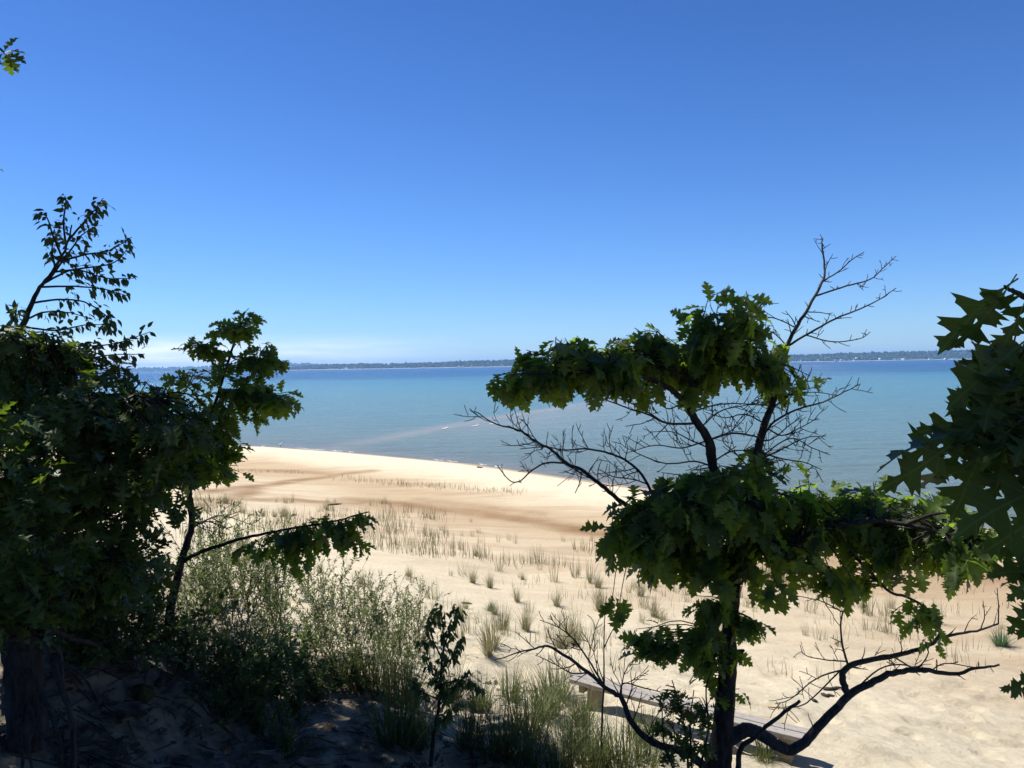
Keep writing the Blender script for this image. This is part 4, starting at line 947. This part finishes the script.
for q in range(2100):
    px = rnd.uniform(180, 1024) if q % 3 else rnd.uniform(740, 1024); py = rnd.uniform(508, 566) + (px - 500) * (.03 if px < 740 else .085)
    p = onground(px, py); d = float(shore_d(np.array(p[0]), np.array(p[1])))
    if d < 12.5 or float(fbm(np.array(p[0] / 2.8), np.array(p[1] / 1.8), 3, 81)) < -.01: continue
    blades(p, rnd.randrange(4, 11), .42, .16, .0055)
for q in range(420):
    px = rnd.uniform(400, 1020); py = rnd.uniform(570, 680)
    p = onground(px, py)
    if float(fbm(np.array(p[0] / 1.5), np.array(p[1] / 1.5), 3, 83)) < .03: continue
    blades(p, rnd.randrange(2, 6), .30, .10, .0035)
tag(mb.build('beach_grass', M['grass'], smooth=False), kind='stuff')

#@@OBJECTS
# ------------------------------------------------------------------ bench
pL = at(570.5, 675, 8.16); pR = at(812, 734, 6.74)
zs = (pL[2] + pR[2]) / 2
pL[2] = pR[2] = zs
c = (pL + pR) / 2; ax = pR - pL; Lb = np.linalg.norm(ax); ang = math.atan2(ax[1], ax[0])
bench = thing('bench', (c[0], c[1], gz(c[0], c[1])), 'low grey weathered plank bench half sunk in bright sand behind the oak', 'bench')
bench.rotation_euler = (0, 0, ang)
import bmesh
def boxo(name, size, loc, mat, bev=.006, rot=(0, 0, 0), sub=0, jit=0):
    bm = bmesh.new(); bmesh.ops.create_cube(bm, size=1)
    bmesh.ops.scale(bm, vec=size, verts=bm.verts)
    bmesh.ops.bevel(bm, geom=list(bm.edges), offset=bev, segments=2, affect='EDGES', profile=.6)
    if sub:
        es = [e for e in bm.edges if abs(e.verts[0].co.x - e.verts[1].co.x) > size[0] * .5]
        bmesh.ops.subdivide_edges(bm, edges=es, cuts=sub, use_grid_fill=False)
    for v in bm.verts:
        v.co += Vector((rnd.uniform(-jit, jit) * .3, rnd.uniform(-jit, jit), rnd.uniform(-jit, jit) + (-.012 * (1 - (2 * v.co.x / size[0]) ** 2) if sub else 0)))
    me = bpy.data.meshes.new(name); bm.to_mesh(me); bm.free(); me.materials.append(mat)
    o = bpy.data.objects.new(name, me); COL.objects.link(o); o.parent = bench; o.location = loc; o.rotation_euler = rot; return o
zt = zs - gz(c[0], c[1])
boxo('seat_plank', (Lb, .105, .045), (0, .0545, zt - .0225), M['plank'], .006, (0, 0, .004), 14, .0016)
boxo('seat_plank', (Lb - .05, .105, .045), (.015, -.0545, zt - .025), M['plank'], .006, (0, 0, -.002), 14, .0016)
for sx in (-1, 1):
    xx = sx * (Lb / 2 - (.30 if sx < 0 else .22))
    w = Matrix.Rotation(ang, 3, 'Z') @ Vector((xx, 0, 0)); zb = gz(c[0] + w.x, c[1] + w.y) - .25 - gz(c[0], c[1])
    lg = boxo('leg', (.13, .12, zt - .05 - zb), (xx, -.01, (zt - .05 + zb) / 2), M['post'], .01, (0, .02, 0), 0, .003)
    cl = boxo('cleat', (.06, .20, .07), (xx - .115, 0, zt - .05 - .037), M['post'], .006, (0, 0, 0), 0, .002); 
# ------------------------------------------------------------------ driftwood, clods and litter
def driftwood(px, py, L, ang_, r_, label):
    p = onground(px, py); mb = MB(); P = []
    for t in np.linspace(-.5, .5, 9):
        x = p[0] + math.cos(ang_) * t * L; y = p[1] + math.sin(ang_) * t * L + .02 * math.sin(t * 9)
        P.append((x, y, gz(x, y) + r_ * .7))
    mb.tube(np.array(P), r_ * np.interp(np.linspace(0, 1, 9), [0, .1, .6, 1], [.5, 1, .8, .25]), 7)
    tag(mb.build('driftwood', M['bark_dead'], base=p), label, 'driftwood', 'driftwood pieces on the sand')
driftwood(834, 690, .30, .2, .028, 'longest driftwood stick on bright sand under the low bare limb'); driftwood(828, 697, .15, -.5, .026, 'short thick driftwood chip below a longer stick'); driftwood(467, 604, .20, .4, .022, 'small dark driftwood stick on bright sand near the thicket')
driftwood(335, 505, .7, .9, .04, 'dark driftwood stick at the edge of the rusty damp sand'); driftwood(815, 702, .07, .3, .02, 'tiny driftwood crumb left of two larger pieces')
driftwood(480, 468, .5, -.8, .05, 'thin washed-up stick lying on the waterline')
def lump(name, px, py, rx, label, cat, mat, seed, sq=.6, group=None):
    p = onground(px, py); bm = bmesh.new(); bmesh.ops.create_icosphere(bm, subdivisions=4, radius=1)
    for v in bm.verts:
        q = v.co.copy(); s_ = 1 + .55 * float(fbm(np.array(q.x * 1.7 + seed), np.array(q.y * 1.7 + q.z * 1.3), 4, seed)) + .2 * float(fbm(np.array(q.x * 7 + seed), np.array(q.z * 7 + q.y * 5), 3, seed + 1))
        v.co = Vector((q.x * rx * s_, q.y * rx * .8 * s_, q.z * rx * sq * s_))
    me = bpy.data.meshes.new(name); bm.to_mesh(me); bm.free(); me.materials.append(M[mat]); me.polygons.foreach_set('use_smooth', [True] * len(me.polygons))
    o = bpy.data.objects.new(name, me); COL.objects.link(o); o.location = (p[0], p[1], p[2] + rx * sq * .3); o.rotation_euler = (0, 0, seed)
    tag(o, label, cat, group)
lump('mossy_clod', 141, 697, .075, 'dark mossy clod of turf on the shaded sandy slope', 'clod', 'moss', 3, .7)
lump('soil_clod', 122, 718, .035, 'small dark soil clod just below the mossy clod', 'clod', 'clod', 5); lump('soil_clod', 160, 684, .04, 'soil clod above the mossy clod', 'clod', 'clod', 8); lump('soil_clod', 118, 745, .03, 'lowest dark soil clod on the shaded slope', 'clod', 'clod', 12)
lt = MB()
for q in range(900):
    px = rnd.uniform(50, 560); py = rnd.uniform(648, 790)
    p = onground(px, py)
    if p[1] > 8.5: continue
    a = rnd.random() * 6.28
    if rnd.random() < .3:
        L = rnd.uniform(.05, .25); e = np.array([math.cos(a) * L, math.sin(a) * L, 0]); p1 = p + e; p1[2] = gz(p1[0], p1[1]) + .01; m_ = (p + p1) / 2; m_[2] = gz(m_[0], m_[1]) + .012
        lt.tube(np.array([p + [0, 0, .006], m_, p1]), [.004, .004, .002], 4, False)
    else: leaf(lt, p + np.array([0, 0, .012]), np.array([math.cos(a), math.sin(a), rnd.uniform(-.1, .25)]), np.array([0, 0, 1.]) + rvec() * .25, rnd.uniform(.05, .11), OAK, rnd.uniform(-.4, .5))
tag(lt.build('leaf_litter', M['litter']), kind='stuff')

# ------------------------------------------------------------------ gull standing in the shallows
d = ray(279, 446.5); p = CAM + d * (CAM[2] - .02) / -d[2]
p = np.array([p[0], p[1], 0.0]); dd = float(shore_d(np.array(p[0]), np.array(p[1])))
p[1] += max(0, dd) + .4; zg = gz(p[0], p[1])
gu = thing('gull', (p[0], p[1], zg), 'tiny white gull standing in the shallows off the sandy point', 'gull')
def ell(mb, c, r_, n=10, m=7, rotx=0):
    V = []; 
    for i in range(m + 1):
        t = math.pi * i / m
        for k_ in range(n):
            a = 2 * math.pi * k_ / n; V.append((r_[0] * math.cos(t), r_[1] * math.sin(t) * math.cos(a), r_[2] * math.sin(t) * math.sin(a)))
    V = np.array(V); ca, sa = math.cos(rotx), math.sin(rotx); V = np.stack([V[:, 0] * ca - V[:, 2] * sa, V[:, 1], V[:, 0] * sa + V[:, 2] * ca], 1) + c
    mb.add(V, [(i * n + k_, i * n + (k_ + 1) % n, (i + 1) * n + (k_ + 1) % n, (i + 1) * n + k_) for i in range(m) for k_ in range(n)])
gu.scale = (.75, .75, .75); o3 = np.array([p[0], p[1], zg])
mb = MB()
prof = [(-.26, .20, .006), (-.16, .22, .045), (-.04, .24, .085), (.08, .27, .085), (.14, .33, .055), (.165, .39, .040), (.18, .43, .048), (.215, .445, .042), (.245, .44, .015)]
mb.tube(np.array([o3 + [a, 0, b] for a, b, _ in prof]), [r_ for *_, r_ in prof], 10); mb.build('body', M['gull'], gu)
for s_ in (-1, 1):
    mb = MB(); ell(mb, o3 + [-.07, s_ * .072, .25], (.17, .022, .05), rotx=.2); mb.build('wing', M['gull_grey'], gu)
    mb = MB(); mb.tube(np.array([o3 + [.0, s_ * .03, -.01], o3 + [.005, s_ * .03, .10], o3 + [-.01, s_ * .03, .18]]), [.008, .007, .014], 6); mb.build('leg', M['gull_beak'], gu)
mb = MB(); mb.tube(np.array([o3 + [.24, 0, .44], o3 + [.28, 0, .437], o3 + [.30, 0, .425]]), [.014, .010, .003], 6); mb.build('beak', M['gull_beak'], gu)

#@@LIGHT
# ------------------------------------------------------------------ air, sky and sun
bm = bmesh.new(); bmesh.ops.create_cube(bm, size=1)
for v in bm.verts: v.co = Vector((v.co.x * 17900, -180 if v.co.y < 0 else 8900, -11 if v.co.z < 0 else 84))
me = bpy.data.meshes.new('haze'); bm.to_mesh(me); bm.free()
m, nt, out = newmat('haze'); n = N(nt)
pv = n('ShaderNodeVolumePrincipled'); pv.inputs['Color'].default_value = (.30, .56, 1.0, 1); pv.inputs['Density'].default_value = .00012; pv.inputs['Anisotropy'].default_value = .2
n.l(pv.outputs[0], out.inputs['Volume']); me.materials.append(m)
hz = bpy.data.objects.new('haze', me); COL.objects.link(hz); tag(hz, kind='stuff')

sd = np.array([-.66, .42, 1.36]); sd /= np.linalg.norm(sd)
elev = math.asin(sd[2]); azim = math.atan2(sd[0], sd[1])     # clockwise from +Y
w = bpy.data.worlds.new('World'); scene.world = w; w.use_nodes = True
nt = w.node_tree; nt.nodes.clear(); n = N(nt)
sky = n('ShaderNodeTexSky', sky_type='NISHITA'); sky.sun_disc = False; sky.sun_elevation = elev; sky.sun_rotation = azim
sky.altitude = 200; sky.air_density = 1.0; sky.dust_density = .1; sky.ozone_density = 4.5
hs = n('ShaderNodeHueSaturation'); hs.inputs['Saturation'].default_value = 1.05
tm = n('ShaderNodeMix', data_type='RGBA', blend_type='MULTIPLY'); tm.inputs[0].default_value = 1; tm.inputs[7].default_value = (.50, .65, .93, 1)
n.l(sky.outputs[0], tm.inputs[6]); n.l(tm.outputs[2], hs.inputs['Color'])
spz = n('ShaderNodeSeparateXYZ'); tcz = n('ShaderNodeTexCoord'); n.l(tcz.outputs['Generated'], spz.inputs[0])
gr = ramp(n, [(0, (1.04, 1.06, 1.03)), (.18, (.94, .97, .97)), (.48, (.66, .73, .80)), (1, (.6, .68, .78))]); n.l(spz.outputs['Z'], gr.inputs[0])
tg = n('ShaderNodeMix', data_type='RGBA', blend_type='MULTIPLY'); tg.inputs[0].default_value = 1; n.l(hs.outputs[0], tg.inputs[6]); n.l(gr.outputs[0], tg.inputs[7])
# thin cirrus band low over the far shore, in sky directions
tc = n('ShaderNodeTexCoord'); sp_ = n('ShaderNodeSeparateXYZ'); n.l(tc.outputs['Generated'], sp_.inputs[0])
mp = n('ShaderNodeMapping'); mp.inputs['Scale'].default_value = (5, 5, 60); n.l(tc.outputs['Generated'], mp.inputs[0])
no = n('ShaderNodeTexNoise', i_Scale=1.6, i_Detail=5, i_Roughness=.55); n.l(mp.outputs[0], no.inputs['Vector'])
zr = ramp(n, [(0, (1, 1, 1)), (.026, (1, 1, 1)), (.044, (.0,) * 3), (1, (0, 0, 0))]); n.l(sp_.outputs['Z'], zr.inputs[0])
xr = n('ShaderNodeMapRange'); xr.inputs['From Min'].default_value = -.05; xr.inputs['From Max'].default_value = -.40; n.l(sp_.outputs['X'], xr.inputs['Value'])
nr_ = ramp(n, [(.35, (.25,) * 3), (.6, (1, 1, 1))]); n.l(no.outputs['Fac'], nr_.inputs[0])
m1 = n('ShaderNodeMath', operation='MULTIPLY'); n.l(zr.outputs[0], m1.inputs[0]); n.l(xr.outputs[0], m1.inputs[1])
m2 = n('ShaderNodeMath', operation='MULTIPLY'); n.l(m1.outputs[0], m2.inputs[0]); n.l(nr_.outputs[0], m2.inputs[1])
m3 = n('ShaderNodeMath', operation='MULTIPLY', i_1=1.0); n.l(m2.outputs[0], m3.inputs[0])
cl = mixc(n, m3.outputs[0], tg.outputs[2], (7.0, 7.7, 8.3, 1))
bg = n('ShaderNodeBackground', i_Strength=.088); n.l(cl, bg.inputs[0])
ow = n('ShaderNodeOutputWorld'); n.l(bg.outputs[0], ow.inputs[0])
sl = bpy.data.lights.new('sun', 'SUN'); sl.energy = 5.0; sl.angle = R(.53); sl.color = (1, .96, .89)
so = bpy.data.objects.new('sun', sl); COL.objects.link(so)
so.rotation_euler = Vector(-sd).to_track_quat('-Z', 'Y').to_euler()
vs = scene.view_settings; vs.view_transform = 'Standard'; vs.look = 'None'; vs.exposure = .86; vs.gamma = 1; vs.use_curve_mapping = False
scene.cycles.use_denoising = True; scene.cycles.max_bounces = 8; scene.cycles.diffuse_bounces = 3; scene.cycles.transmission_bounces = 4; scene.cycles.volume_bounces = 0
print('meshes', len(bpy.data.objects))
